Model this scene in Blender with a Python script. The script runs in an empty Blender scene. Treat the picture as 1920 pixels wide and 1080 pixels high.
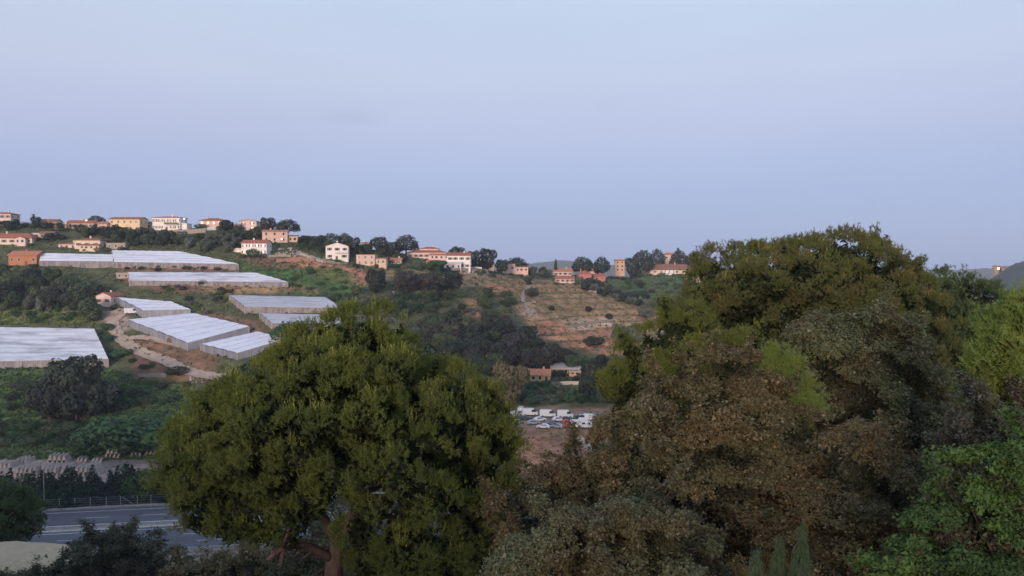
import bpy, math, random
import numpy as np
from mathutils import Vector, Matrix

S = bpy.context.scene
COL = S.collection
rad = math.radians
# ------------------------------------------------------------------ camera, sky, sun, exposure
F = 1400.0                      # focal length in pixels of the 1920 px wide photograph
PITCH = math.atan(40.0 / F)
cam = bpy.data.cameras.new('camera')
cam_o = bpy.data.objects.new('camera', cam); COL.objects.link(cam_o); S.camera = cam_o
cam.sensor_width = 36.0; cam.lens = 36.0 * F / 1920.0
cam.clip_start = 0.1; cam.clip_end = 20000
cam_o.location = (0, 0, 0); cam_o.rotation_euler = (rad(90) - PITCH, 0, 0)

SUN_EL, SUN_AZ = 8.0, 198.0     # sun low behind the camera (azimuth from +Y, clockwise)
world = bpy.data.worlds.new('World'); S.world = world; world.use_nodes = True
wt = world.node_tree; wn = wt.nodes; wl = wt.links
bg = wn['Background']
sky = wn.new('ShaderNodeTexSky'); sky.sky_type = 'NISHITA'; sky.sun_disc = False
sky.sun_elevation = rad(SUN_EL); sky.sun_rotation = rad(SUN_AZ); sky.ozone_density = 3.0
tc = wn.new('ShaderNodeTexCoord'); sx = wn.new('ShaderNodeSeparateXYZ')
wl.new(tc.outputs['Generated'], sx.inputs[0])
ramp = wn.new('ShaderNodeValToRGB'); wl.new(sx.outputs['Z'], ramp.inputs[0])
SKY = [(0.00, (0.208, 0.262, 0.440)), (0.05, (0.208, 0.262, 0.448)), (0.10, (0.238, 0.280, 0.450)),
       (0.17, (0.306, 0.332, 0.462)), (0.24, (0.352, 0.382, 0.484)), (0.33, (0.364, 0.424, 0.526)),
       (0.55, (0.365, 0.450, 0.590)), (1.00, (0.300, 0.390, 0.555))]
els = ramp.color_ramp.elements
while len(els) < len(SKY): els.new(0.5)
for e, (p, c) in zip(els, SKY): e.position = p; e.color = (*c, 1)
nz = wn.new('ShaderNodeTexNoise'); nz.inputs['Scale'].default_value = 2.2; nz.inputs['Detail'].default_value = 4
mp = wn.new('ShaderNodeMapping'); mp.inputs['Scale'].default_value = (1, 1, 5)
wl.new(tc.outputs['Generated'], mp.inputs[0]); wl.new(mp.outputs[0], nz.inputs[0])
mr = wn.new('ShaderNodeMapRange'); mr.inputs[1].default_value = 0.3; mr.inputs[2].default_value = 0.7
mr.inputs[3].default_value = 0.962; mr.inputs[4].default_value = 1.03; wl.new(nz.outputs[0], mr.inputs[0])
sc1 = wn.new('ShaderNodeVectorMath'); sc1.operation = 'SCALE'; wl.new(ramp.outputs[0], sc1.inputs[0]); 
# one small grey wisp of cloud
cs = wn.new('ShaderNodeVectorMath'); cs.operation = 'SUBTRACT'; cs.inputs[1].default_value = (-.205, .959, .190); wl.new(tc.outputs['Generated'], cs.inputs[0])
cm = wn.new('ShaderNodeVectorMath'); cm.operation = 'MULTIPLY'; cm.inputs[1].default_value = (17, 6, 75); wl.new(cs.outputs[0], cm.inputs[0])
cl = wn.new('ShaderNodeVectorMath'); cl.operation = 'LENGTH'; wl.new(cm.outputs[0], cl.inputs[0])
cf = wn.new('ShaderNodeMapRange'); cf.interpolation_type = 'SMOOTHSTEP'; cf.inputs[1].default_value = 1.0; cf.inputs[2].default_value = 0.0; cf.inputs[3].default_value = 0.0; cf.inputs[4].default_value = 0.16; wl.new(cl.outputs['Value'], cf.inputs[0])
cn = wn.new('ShaderNodeTexNoise'); cn.inputs['Scale'].default_value = 26; cn.inputs['Detail'].default_value = 5; wl.new(mp.outputs[0], cn.inputs[0])
cx_ = wn.new('ShaderNodeMath'); cx_.operation = 'MULTIPLY'; wl.new(cf.outputs[0], cx_.inputs[0]); wl.new(cn.outputs[0], cx_.inputs[1])
cz = wn.new('ShaderNodeMath'); cz.operation = 'SUBTRACT'; wl.new(mr.outputs[0], cz.inputs[0]); wl.new(cx_.outputs[0], cz.inputs[1])
wl.new(cz.outputs[0], sc1.inputs['Scale'])
sc2 = wn.new('ShaderNodeVectorMath'); sc2.operation = 'SCALE'; wl.new(sky.outputs[0], sc2.inputs[0]); sc2.inputs['Scale'].default_value = 0.16
mx = wn.new('ShaderNodeMix'); mx.data_type = 'RGBA'; mx.inputs['Factor'].default_value = 0.9
wl.new(sc2.outputs[0], mx.inputs[6]); wl.new(sc1.outputs[0], mx.inputs[7])
wl.new(mx.outputs[2], bg.inputs['Color']); bg.inputs['Strength'].default_value = 1.0

sun = bpy.data.lights.new('sun', 'SUN'); sun.energy = 2.3; sun.angle = rad(16); sun.color = (1.0, 0.75, 0.59)
sun_o = bpy.data.objects.new('sun', sun); COL.objects.link(sun_o)
sdir = Vector((math.sin(rad(SUN_AZ)) * math.cos(rad(SUN_EL)), math.cos(rad(SUN_AZ)) * math.cos(rad(SUN_EL)), math.sin(rad(SUN_EL))))
sun_o.rotation_euler = sdir.to_track_quat('Z', 'Y').to_euler()
sun_o.location = sdir * 60
vs = S.view_settings
vs.view_transform = 'Standard'; vs.look = 'None'; vs.exposure = 0.75; vs.gamma = 1.0; vs.use_curve_mapping = False
S.render.engine = 'CYCLES'
cy = S.cycles
cy.use_denoising = True
cy.max_bounces = 5; cy.diffuse_bounces = 2; cy.glossy_bounces = 2; cy.transmission_bounces = 3; cy.volume_bounces = 0
cy.transparent_max_bounces = 8
cy.sample_clamp_indirect = 3.0

# ------------------------------------------------------------------ picture <-> place
CP, SP_ = math.cos(PITCH), math.sin(PITCH)
def ray(u, v):
    a = (u - 960.0) / F; b = -(v - 540.0) / F
    y = CP + b * SP_; z = -SP_ + b * CP
    return a / y, z / y                       # per metre of depth
def P(u, v, d):
    a, c = ray(u, v); return Vector((a * d, d, c * d))
def proj(x, y, z):
    fwd = y * CP - z * SP_; up = y * SP_ + z * CP
    return 960 + F * x / fwd, 540 - F * up / fwd

# ------------------------------------------------------------------ terrain height
def vz(v, d): return ray(960, v)[1] * d
NEAR = [(-600, 22), (-120, 11), (-45, 3.0), (-20, -4), (0, -9), (12, -11.5), (29, -15.5), (60, -28), (100, -45), (135, -57), (150, -60), (186, -60)]  # unseen rise behind the camera, its crest shaped to shade the lower foreground
COLS = {
 -700: [(845,235),(800,252),(735,270),(690,283),(612,318),(570,335),(505,358),(470,372),(425,400),(415,412)],
 0:    [(845,235),(800,252),(735,270),(690,283),(612,318),(570,335),(505,358),(470,372),(458,380),(428,400),(418,412)],
 200:  [(860,232),(800,255),(720,280),(690,290),(600,318),(575,326),(530,344),(500,360),(470,378),(440,394),(432,402),(424,412)],
 400:  [(860,235),(800,258),(720,285),(660,300),(600,318),(540,340),(500,360),(450,385),(434,400),(428,410)],
 560:  [(850,235),(780,258),(700,285),(605,318),(580,326),(540,345),(490,375),(460,390),(444,402),(440,410)],
 700:  [(840,235),(760,262),(650,300),(560,340),(520,362),(498,385),(478,400),(466,412)],
 860:  [(850,222),(780,252),(700,290),(600,335),(550,365),(515,400),(494,425)],
 1000: [(870,207),(800,243),(775,260),(715,285),(690,300),(650,325),(600,362),(550,410),(528,450),(514,480)],
 1100: [(870,207),(800,243),(770,262),(715,288),(665,325),(610,375),(560,430),(530,470),(515,510)],
 1230: [(860,210),(800,243),(740,275),(680,315),(620,370),(590,410),(560,470),(524,560),(508,600)],
 1330: [(860,210),(800,243),(740,275),(680,315),(620,380),(590,430),(555,500),(520,590),(505,640)],
 1550: [(860,210),(800,243),(740,275),(680,325),(640,400),(600,520),(560,640)],
 1900: [(860,210),(800,243),(750,280),(700,330),(660,420),(620,560),(600,640)],
 2700: [(860,210),(800,243),(750,280),(700,330),(660,420),(620,560),(600,640)],
}
DG = np.arange(-600.0, 1400.0, 1.0)
def column(pts):
    d = [p[0] for p in NEAR] + [p[1] for p in pts]; z = [p[1] for p in NEAR] + [vz(*p) for p in pts]
    e = d[-1]; ze = z[-1]
    d += [e + 25, e + 120, 1200, 1400]; z += [ze - 1, ze - 22, -48, -50]
    zz = np.interp(DG, d, z)
    k = np.exp(-0.5 * (np.arange(-15, 16) / 5.0) ** 2); k /= k.sum()
    return np.convolve(np.pad(zz, 15, mode='edge'), k, 'valid')
us = sorted(COLS); ZC = np.array([column(COLS[u]) for u in us])
UG = np.arange(-700.0, 2701.0, 10.0)
ZT = np.empty((len(UG), len(DG)))
for j in range(len(DG)): ZT[:, j] = np.interp(UG, us, ZC[:, j])
k = np.exp(-0.5 * (np.arange(-12, 13) / 4.0) ** 2); k /= k.sum()
ZT = np.apply_along_axis(lambda a: np.convolve(np.pad(a, 12, mode='edge'), k, 'valid'), 0, ZT)
RO = np.array([-115.7, 181.0]); RE = np.array([0.9867, 0.1622]); RN = np.array([-0.1622, 0.9867]); ROADZ = -59.8
def wob(x, y, s):                               # cheap smooth undulation
    return (np.sin(x / s + 1.3) * np.cos(y / s * 1.13 + .4) + .6 * np.sin(x / s * 2.1 + y / s * 1.7) + .35 * np.sin(x / s * 4.3 - y / s * 3.1 + 2.)) / 1.95
TSTEP = 2.6
def terrace_mask(x, y):                         # dry field on the right, slope under the track on the left
    u = 960 + F * x / np.maximum(y, 20.0); c = lambda v, a, b_, e: np.clip(np.minimum((v - a) / e, (b_ - v) / e), 0, 1)
    return np.maximum(c(u, 960, 1260, 30) * c(y, 318, 470, 12), c(u, -400, 400, 40) * c(y, 240, 292, 8) * .8)
def H(x, y):
    x = np.asarray(x, float); y = np.asarray(y, float)
    uu = np.clip((960 + F * x / np.maximum(y, 20.0) + 700) / 10.0, 0, len(UG) - 1.001)
    dd = np.clip(y + 600, 0, len(DG) - 1.001)
    i = uu.astype(int); j = dd.astype(int); fu = uu - i; fd = dd - j
    z = (ZT[i, j] * (1 - fu) * (1 - fd) + ZT[i + 1, j] * fu * (1 - fd) + ZT[i, j + 1] * (1 - fu) * fd + ZT[i + 1, j + 1] * fu * fd)
    far = np.clip((y - 190) / 60, 0, 1)
    z = z + far * (wob(x, y, 17.0) * 0.7 + wob(y, x, 6.0) * 0.25)
    tm = terrace_mask(x, y); fr = z / TSTEP + .25 * wob(x, y, 31.0); f0 = fr - np.floor(fr); z = z + tm * TSTEP * (np.clip((f0 - .36) / .28, 0, 1) - f0) * .9
    w = (x - RO[0]) * RN[0] + (y - RO[1]) * RN[1]
    m = np.clip(np.minimum((w + 46) / 8.0, (9 - w) / 7.0), 0, 1); m = m * m * (3 - 2 * m)
    return z * (1 - m) + (-60.0) * m
def h1(x, y): return float(H(x, y))
DR = np.arange(140.0, 760.0, 0.4)
def hit(u, v, h=0.0, dmin=140.0):
    a, c = ray(u, v); g = DR[DR >= dmin]
    z = H(a * g, g) + h; k = np.nonzero(c * g <= z)[0]
    d = g[k[0]] if len(k) else (g[np.argmin(c * g - z)])
    return Vector((a * d, d, c * d))
def ground(u, d):
    a, _ = ray(u, 500); return Vector((a * d, d, h1(a * d, d)))

# ------------------------------------------------------------------ mesh and object helpers
class MB:
    def __init__(s): s.v = []; s.f = []
    def add(s, v, f):
        n = len(s.v); s.v += [tuple(p) for p in v]; s.f += [tuple(i + n for i in q) for q in f]; return s
    def box(s, x0, x1, y0, y1, z0, z1):
        return s.add([(x0,y0,z0),(x1,y0,z0),(x1,y1,z0),(x0,y1,z0),(x0,y0,z1),(x1,y0,z1),(x1,y1,z1),(x0,y1,z1)],
                     [(3,2,1,0),(4,5,6,7),(0,1,5,4),(1,2,6,5),(2,3,7,6),(3,0,4,7)])
    def tube(s, pts, rs, n=8, cap=True):
        pts = [Vector(p) for p in pts]; v = []; f = []
        for i, p in enumerate(pts):
            t = (pts[min(i + 1, len(pts) - 1)] - pts[max(i - 1, 0)]).normalized()
            a = t.cross(Vector((0.3, 1, 0.1))).normalized(); b = t.cross(a)
            for k in range(n):
                q = 2 * math.pi * k / n; v.append(p + (a * math.cos(q) + b * math.sin(q)) * rs[i])
        for i in range(len(pts) - 1):
            for k in range(n): f.append((i*n+k, i*n+(k+1)%n, (i+1)*n+(k+1)%n, (i+1)*n+k))
        if cap: f.append(tuple(range(n))[::-1]); f.append(tuple((len(pts)-1)*n + k for k in range(n)))
        return s.add(v, f)
    def prism(s, prof, x0, x1):                 # (y,z) outline pushed along x
        n = len(prof)
        return s.add([(x0, y, z) for y, z in prof] + [(x1, y, z) for y, z in prof],
                     [tuple(range(n)), tuple(range(2*n-1, n-1, -1))] + [((i+1)%n, i, n+i, n+(i+1)%n) for i in range(n)])
    def mesh(s, name='m'):
        m = bpy.data.meshes.new(name); m.from_pydata(s.v, [], s.f); m.update(); return m
def link(name, data, mat=None, parent=None, smooth=False):
    o = bpy.data.objects.new(name, data); COL.objects.link(o)
    if mat is not None and data is not None and not data.materials: data.materials.append(mat)
    if parent is not None: o.parent = parent
    if smooth: data.polygons.foreach_set('use_smooth', [True] * len(data.polygons))
    return o
def part(name, mb, mat, parent, smooth=False): return link(name, mb.mesh(name), mat, parent, smooth)
def tag(o, label, cat, group=None, kind=None):
    if label: o['label'] = label
    if cat: o['category'] = cat
    if group: o['group'] = group
    if kind: o['kind'] = kind
    return o
def thing(name, label, cat, loc=(0,0,0), rz=0.0, group=None):
    o = bpy.data.objects.new(name, None); COL.objects.link(o); o.location = loc; o.rotation_euler = (0, 0, rz)
    o.empty_display_size = 0.2
    return tag(o, label, cat, group)
def np_mesh(name, V, n):                        # V: (k*n,3) verts, faces of n corners each
    V = np.ascontiguousarray(V, np.float32).reshape(-1, 3); k = len(V) // n
    m = bpy.data.meshes.new(name); m.vertices.add(len(V)); m.vertices.foreach_set('co', V.ravel())
    m.loops.add(k * n); m.loops.foreach_set('vertex_index', np.arange(k * n, dtype=np.int32))
    m.polygons.add(k); m.polygons.foreach_set('loop_start', np.arange(0, k * n, n, dtype=np.int32))
    m.polygons.foreach_set('loop_total', np.full(k, n, np.int32))
    m.update(calc_edges=True); return m

# ------------------------------------------------------------------ materials
def mat_new(name):
    m = bpy.data.materials.new(name); m.use_nodes = True; t = m.node_tree
    b = t.nodes['Principled BSDF']; return m, t, b
def paint(name, c, c2=None, scale=0.6, rough=0.85, spec=0.2, stretch=(1,1,1), metal=0.0, bump=0.0, bscale=8.0, lo=.35, hi=.65):
    m, t, b = mat_new(name); N, L = t.nodes, t.links
    b.inputs['Roughness'].default_value = rough; b.inputs['Specular IOR Level'].default_value = spec; b.inputs['Metallic'].default_value = metal
    c2 = c2 or tuple(x * 0.75 for x in c)
    g = N.new('ShaderNodeTexCoord'); mp = N.new('ShaderNodeMapping'); mp.inputs['Scale'].default_value = stretch
    oi = N.new('ShaderNodeObjectInfo'); L.new(g.outputs['Object'], mp.inputs[0]); L.new(oi.outputs['Random'], mp.inputs['Location'])
    n = N.new('ShaderNodeTexNoise'); n.inputs['Scale'].default_value = scale; n.inputs['Detail'].default_value = 6; n.inputs['Roughness'].default_value = .62
    L.new(mp.outputs[0], n.inputs[0])
    r = N.new('ShaderNodeMapRange'); r.inputs[1].default_value = lo; r.inputs[2].default_value = hi; L.new(n.outputs[0], r.inputs[0])
    x = N.new('ShaderNodeMix'); x.data_type = 'RGBA'; x.inputs[6].default_value = (*c, 1); x.inputs[7].default_value = (*c2, 1)
    L.new(r.outputs[0], x.inputs['Factor']); L.new(x.outputs[2], b.inputs['Base Color'])
    if bump:
        n2 = N.new('ShaderNodeTexNoise'); n2.inputs['Scale'].default_value = bscale; n2.inputs['Detail'].default_value = 4; L.new(mp.outputs[0], n2.inputs[0])
        u = N.new('ShaderNodeBump'); u.inputs['Strength'].default_value = bump; L.new(n2.outputs[0], u.inputs['Height']); L.new(u.outputs[0], b.inputs['Normal'])
    return m
def leafmat(name, c, c2, transl=0.25, clump=0.5, objvar=0.35, c3=None, c4=None):
    m, t, b = mat_new(name); N, L = t.nodes, t.links
    b.inputs['Roughness'].default_value = 0.75; b.inputs['Specular IOR Level'].default_value = 0.15
    ge = N.new('ShaderNodeNewGeometry'); g = N.new('ShaderNodeTexCoord'); oi = N.new('ShaderNodeObjectInfo')
    n = N.new('ShaderNodeTexNoise'); n.inputs['Scale'].default_value = clump; n.inputs['Detail'].default_value = 3; L.new(g.outputs['Object'], n.inputs[0])
    r = N.new('ShaderNodeMapRange'); r.inputs[1].default_value = .35; r.inputs[2].default_value = .65; L.new(n.outputs[0], r.inputs[0])
    a = N.new('ShaderNodeMath'); a.operation = 'MULTIPLY_ADD'; a.inputs[1].default_value = .55
    h = N.new('ShaderNodeMath'); h.operation = 'MULTIPLY'; h.inputs[1].default_value = .45; L.new(ge.outputs['Random Per Island'], h.inputs[0])
    L.new(r.outputs[0], a.inputs[0]); L.new(h.outputs[0], a.inputs[2])
    x = N.new('ShaderNodeMix'); x.data_type = 'RGBA'; x.inputs[6].default_value = (*c, 1); x.inputs[7].default_value = (*c2, 1); L.new(a.outputs[0], x.inputs['Factor'])
    col = x.outputs[2]
    if c4:                                       # whole boughs of another tint
        n4 = N.new('ShaderNodeTexNoise'); n4.inputs['Scale'].default_value = .55; n4.inputs['Detail'].default_value = 2; mp4 = N.new('ShaderNodeMapping'); mp4.inputs['Location'].default_value = (7, 3, 1); L.new(g.outputs['Object'], mp4.inputs[0]); L.new(mp4.outputs[0], n4.inputs[0])
        r4 = N.new('ShaderNodeMapRange'); r4.inputs[1].default_value = .42; r4.inputs[2].default_value = .62; r4.inputs[4].default_value = .85; L.new(n4.outputs[0], r4.inputs[0])
        x4 = N.new('ShaderNodeMix'); x4.data_type = 'RGBA'; L.new(r4.outputs[0], x4.inputs['Factor']); L.new(col, x4.inputs[6]); x4.inputs[7].default_value = (*c4, 1); col = x4.outputs[2]
    if c3:                                       # some dry or young leaves of another colour
        gt = N.new('ShaderNodeMath'); gt.operation = 'GREATER_THAN'; gt.inputs[1].default_value = 0.90; L.new(ge.outputs['Random Per Island'], gt.inputs[0])
        x3 = N.new('ShaderNodeMix'); x3.data_type = 'RGBA'; L.new(gt.outputs[0], x3.inputs['Factor']); L.new(col, x3.inputs[6]); x3.inputs[7].default_value = (*c3, 1); col = x3.outputs[2]
    hs = N.new('ShaderNodeHueSaturation'); L.new(col, hs.inputs['Color'])
    v = N.new('ShaderNodeMapRange'); v.inputs[3].default_value = 1 - objvar; v.inputs[4].default_value = 1 + objvar; L.new(oi.outputs['Random'], v.inputs[0]); L.new(v.outputs[0], hs.inputs['Value'])
    v2 = N.new('ShaderNodeMath'); v2.operation = 'MULTIPLY_ADD'; v2.inputs[1].default_value = -0.05 * objvar / .35; v2.inputs[2].default_value = 0.5 + 0.025 * objvar / .35; L.new(oi.outputs['Random'], v2.inputs[0]); L.new(v2.outputs[0], hs.inputs['Hue'])
    L.new(hs.outputs[0], b.inputs['Base Color'])
    tr = N.new('ShaderNodeBsdfTranslucent'); L.new(hs.outputs[0], tr.inputs[0])
    ms = N.new('ShaderNodeMixShader'); ms.inputs[0].default_value = transl; L.new(b.outputs[0], ms.inputs[1]); L.new(tr.outputs[0], ms.inputs[2])
    L.new(ms.outputs[0], t.nodes['Material Output'].inputs[0]); return m
def emit(name, c, s):
    m, t, b = mat_new(name); b.inputs['Emission Color'].default_value = (*c, 1); b.inputs['Emission Strength'].default_value = s; return m

M = {}
W = lambda k, c, c2=None, **kw: M.__setitem__(k, paint(k, c, c2, **kw))
W('wall_white', (.74,.70,.66), (.64,.59,.55)); W('wall_cream', (.66,.55,.43), (.55,.45,.35)); W('wall_pink', (.66,.50,.44), (.56,.42,.37))
W('wall_salmon', (.61,.43,.35), (.51,.35,.285)); W('wall_orange', (.58,.37,.25), (.48,.30,.20)); W('wall_yellow', (.68,.54,.33), (.60,.47,.28))
W('wall_ochre', (.60,.38,.17), (.5,.3,.13)); W('wall_crimson', (.46,.19,.17), (.38,.15,.13)); W('wall_grey', (.30,.27,.26), (.22,.2,.19)); W('wall_brick', (.44,.20,.10), (.30,.13,.07), scale=2.5)
W('tile_red', (.36,.13,.085), (.25,.09,.06), scale=1.2, stretch=(3,.6,1)); W('tile_brown', (.27,.13,.09), (.18,.09,.065), scale=1.2, stretch=(3,.6,1)); W('tile_orange', (.44,.19,.11), (.33,.14,.085), scale=1.2, stretch=(3,.6,1))
W('trim_white', (.70,.66,.62)); W('wall_earth', (.34,.20,.145), (.25,.14,.10), scale=1.5); W('stone_wall', (.36,.30,.25), (.25,.20,.17), scale=1.5); W('concrete', (.42,.38,.36), (.30,.27,.255), scale=1.0); W('precast', (.40,.34,.31), (.30,.25,.23), scale=.7)
W('asphalt', (.095,.095,.115), (.070,.070,.088), scale=.25, rough=.8, spec=.3, stretch=(.15,1,1)); W('line_white', (.62,.62,.64), (.4,.4,.42), scale=1.2)
W('gravel', (.26,.21,.18), (.19,.15,.125), scale=.7); W('track', (.38,.30,.245), (.28,.215,.175), scale=.5); W('wood', (.16,.10,.07), (.10,.065,.045), scale=3); W('metal', (.35,.35,.36), (.25,.25,.26), metal=.6, rough=.5)
W('bark', (.15,.100,.084), (.07,.048,.041), scale=5, stretch=(1,1,.3), bump=.6, bscale=9); W('bark_dark', (.075,.058,.048), (.045,.036,.03), scale=5, stretch=(1,1,.3))
W('pane', (.035,.04,.05), (.025,.03,.04), rough=.15, spec=.5); W('tyre', (.02,.02,.02)); W('plastic_dark', (.03,.03,.035), rough=.4)
W('car_white', (.74,.74,.74), (.66,.66,.66), rough=.35, spec=.5); W('car_silver', (.36,.38,.42), (.3,.32,.36), rough=.3, spec=.5); W('car_blue', (.05,.08,.17), rough=.3, spec=.5); W('car_dark', (.04,.04,.05), rough=.3, spec=.5); W('car_red', (.50,.06,.04), rough=.3, spec=.5)
W('tail_lamp', (.45,.03,.02), rough=.3); W('head_lamp', (.7,.7,.68), rough=.2)
W('gh_white', (.60,.62,.70), (.41,.43,.51), scale=.28, rough=.5, stretch=(.22,1.6,1), lo=.46, hi=.72); W('gh_grey', (.36,.40,.48), (.26,.28,.34), scale=.28, rough=.45, stretch=(.3,1.6,1))
W('gh_clean', (.52,.56,.67), (.43,.47,.58), scale=.2, rough=.4, stretch=(.3,1.6,1)); W('gh_patchy', (.52,.55,.62), (.29,.31,.37), scale=.22, rough=.5, stretch=(.3,1.3,1), lo=.46, hi=.64)
W('gh_wall', (.29,.265,.27), (.15,.135,.135), scale=.7, stretch=(1,1,.4)); W('gh_wall_clear', (.22,.235,.27), (.14,.15,.18), scale=.5, stretch=(1,1,.3), rough=.4); W('gh_frame', (.40,.38,.37))
M['lamp_warm'] = emit('lamp_warm', (1, .68, .2), 3.0); M['lamp_cool'] = emit('lamp_cool', (1, .95, .95), 3.0); M['lamp_orange'] = emit('lamp_orange', (1, .5, .15), 9.0)
LM = {
 'oak': leafmat('leaf_oak', (0.041,0.067,0.038), (0.086,0.118,0.062), clump=3.0),
 'dark': leafmat('leaf_dark', (0.029,0.043,0.036), (0.058,0.072,0.055), clump=3.0, objvar=.25),
 'violet': leafmat('leaf_violet', (0.043,0.043,0.043), (0.084,0.079,0.070), clump=3.0, objvar=.25),
 'olive': leafmat('leaf_olive', (0.084,0.106,0.084), (0.168,0.186,0.150), clump=3.0, objvar=.25),
 'scrub': leafmat('leaf_scrub', (0.074,0.096,0.053), (0.144,0.150,0.090), clump=3.0, objvar=.45),
 'green': leafmat('leaf_green', (0.036,0.082,0.041), (0.074,0.144,0.060), clump=3.0, objvar=.3),
 'bright': leafmat('leaf_bright', (0.054,0.102,0.036), (0.102,0.168,0.054), clump=3.0, objvar=.3),
 'rust': leafmat('leaf_rust', (0.102,0.094,0.048), (0.180,0.150,0.074), clump=3.0, objvar=.3),
 'hedge': leafmat('leaf_hedge', (0.019,0.034,0.029), (0.041,0.060,0.046), clump=3.0, objvar=.3),
 'grass': leafmat('leaf_grass', (0.060,0.106,0.043), (0.102,0.150,0.060), clump=.05, objvar=0),
 'dry': leafmat('leaf_dry', (.24,.165,.092), (.36,.25,.14), clump=.06, objvar=0),
}

# ------------------------------------------------------------------ the ground, one sheet with its land cover
rng = np.random.default_rng(7); rnd = random.Random(11)
ys = np.concatenate([np.linspace(-600, -60, 19), np.arange(-50, 180, 4.0), np.arange(180, 480, 1.25), np.arange(480, 660, 3), np.geomspace(665, 4600, 44)])
tt = np.linspace(-1, 1, 461)
XX = tt[None, :] * (np.maximum(ys, 0)[:, None] * 0.98 + 130); YY = np.repeat(ys[:, None], len(tt), 1)
ZZ = H(XX, YY)
UU, VV = proj(XX, np.maximum(YY, 100.0), ZZ)
def inside(px, py, poly):
    r = np.zeros(px.shape, bool); j = len(poly) - 1
    for i in range(len(poly)):
        (x1, y1), (x2, y2) = poly[i], poly[j]; j = i
        if y1 != y2: r ^= ((y1 > py) != (y2 > py)) & (px < (x2 - x1) * (py - y1) / (y2 - y1) + x1)
    return r
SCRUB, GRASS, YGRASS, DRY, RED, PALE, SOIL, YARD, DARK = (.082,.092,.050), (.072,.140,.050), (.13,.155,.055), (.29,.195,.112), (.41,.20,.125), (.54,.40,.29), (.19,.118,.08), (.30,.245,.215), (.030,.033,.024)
COVER = [
 (GRASS, [(430,485),(600,480),(700,535),(650,570),(540,552),(440,505)]), (GRASS, [(-300,690),(200,690),(380,735),(350,865),(-300,865)]),
 (YGRASS, [(-300,560),(185,560),(195,606),(-300,612)]), (YGRASS,[(560,488),(640,505),(690,545),(600,525),(545,505)]), (SOIL, [(220,494),(450,500),(440,515),(545,535),(430,552),(300,545),(230,530)]),
 (SOIL, [(250,640),(330,615),(410,640),(400,715),(250,712)]), (SOIL, [(360,585),(480,600),(505,625),(420,650)]), (SOIL,[(440,480),(540,478),(560,505),(470,500)]),
 (DRY, [(900,520),(975,524),(1090,528),(1180,560),(1300,590),(1250,650),(1180,672),(1060,648),(985,600),(945,560)]),
 (GRASS, [(1120,515),(1300,510),(1300,578),(1190,560)]), (RED, [(975,590),(1040,606),(1100,604),(1210,622),(1180,668),(1080,655),(1010,628)]),
 (PALE, [(1060,606),(1150,596),(1152,612),(1075,622)]), (PALE, [(985,560),(1000,575),(1000,600),(985,590)]), (RED, [(640,498),(690,503),(706,540),(668,532)]), (RED, [(878,560),(910,568),(900,598),(872,590)]),
 (RED, [(860,600),(890,606),(880,620),(862,615)]), (RED, [(512,476),(600,484),(650,502),(560,503)]), (RED, [(905,522),(985,528),(965,548),(905,548)]), (DRY, [(700,505),(960,512),(960,530),(860,540),(715,522)]),
 ((.28,.165,.112), [(950,762),(1145,765),(1155,800),(1130,870),(980,895),(945,830)]), (RED, [(975,815),(1030,818),(1040,880),(975,890)]), ((.26,.19,.155), [(955,766),(1140,772),(1130,803),(955,803)]), (PALE, [(1085,822),(1130,815),(1135,845),(1095,842)]),
 (YARD, [(-300,852),(320,838),(330,905),(-300,905)]), (SOIL, [(20,797),(150,795),(150,810),(20,812)]), (YARD, [(180,585),(240,580),(250,620),(215,625)]),
 (DRY, [(1190,590),(1290,585),(1290,650),(1215,660)]), (DRY, [(330,520),(560,530),(600,548),(420,550)]),
]
C0 = np.empty(XX.shape + (3,)); C0[:] = SCRUB
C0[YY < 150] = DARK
ju = UU + wob(XX, YY, 5.0) * 9 + wob(YY, XX, 2.1) * 4; jv = VV + wob(XX + 40, YY, 4.0) * 3.5 + wob(YY - 30, XX, 1.9) * 1.5
for c, poly in COVER: C0[inside(ju, jv, poly) & (YY > 150) & (YY < 620)] = c
BND = (np.sin(ZZ * 1.9 + wob(XX, YY, 23.) * 2.2) + .6 * np.sin(ZZ * 4.3 + wob(YY, XX, 15.) * 2)) / 1.6; PAT = wob(XX + 9, YY, 9.) * .5 + wob(YY, XX - 5, 3.7) * .5
far_ = ((YY > 200) & (YY < 620))[..., None]; mixk = np.clip(BND * .55 + PAT * .5, -1, 1)[..., None]
C0 = np.where(far_, C0 * (1 + .22 * mixk) + np.clip(mixk, 0, 1) * np.array([.035, .020, .006]), C0)
tmk = terrace_mask(XX, YY); gy = np.abs(np.gradient(ZZ, axis=0)) / np.maximum(np.gradient(YY, axis=0), .1); ris = np.clip((gy - .34) / .3, 0, 1) * tmk * np.clip(.75 + .5 * wob(XX, YY, 12.), 0, 1)
rc = np.where((UU > 800)[..., None], np.array([.44, .27, .175]), np.array([.12, .105, .065])); C0 = C0 * (1 - ris[..., None] * .5) + rc * ris[..., None] * .5
for _ in range(1):
    Q = np.pad(C0, ((1,1),(1,1),(0,0)), mode='edge'); C0 = (Q[:-2,1:-1] + Q[2:,1:-1] + Q[1:-1,:-2] + Q[1:-1,2:] + 2 * C0) / 6
nr, nc = XX.shape
ii = np.arange(nr * nc).reshape(nr, nc)
quads = np.stack([ii[:-1,:-1], ii[:-1,1:], ii[1:,1:], ii[1:,:-1]], -1).reshape(-1, 4)
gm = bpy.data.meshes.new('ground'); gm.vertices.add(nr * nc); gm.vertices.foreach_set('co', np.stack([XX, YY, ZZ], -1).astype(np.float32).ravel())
gm.loops.add(quads.size); gm.loops.foreach_set('vertex_index', quads.astype(np.int32).ravel()); gm.polygons.add(len(quads))
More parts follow.
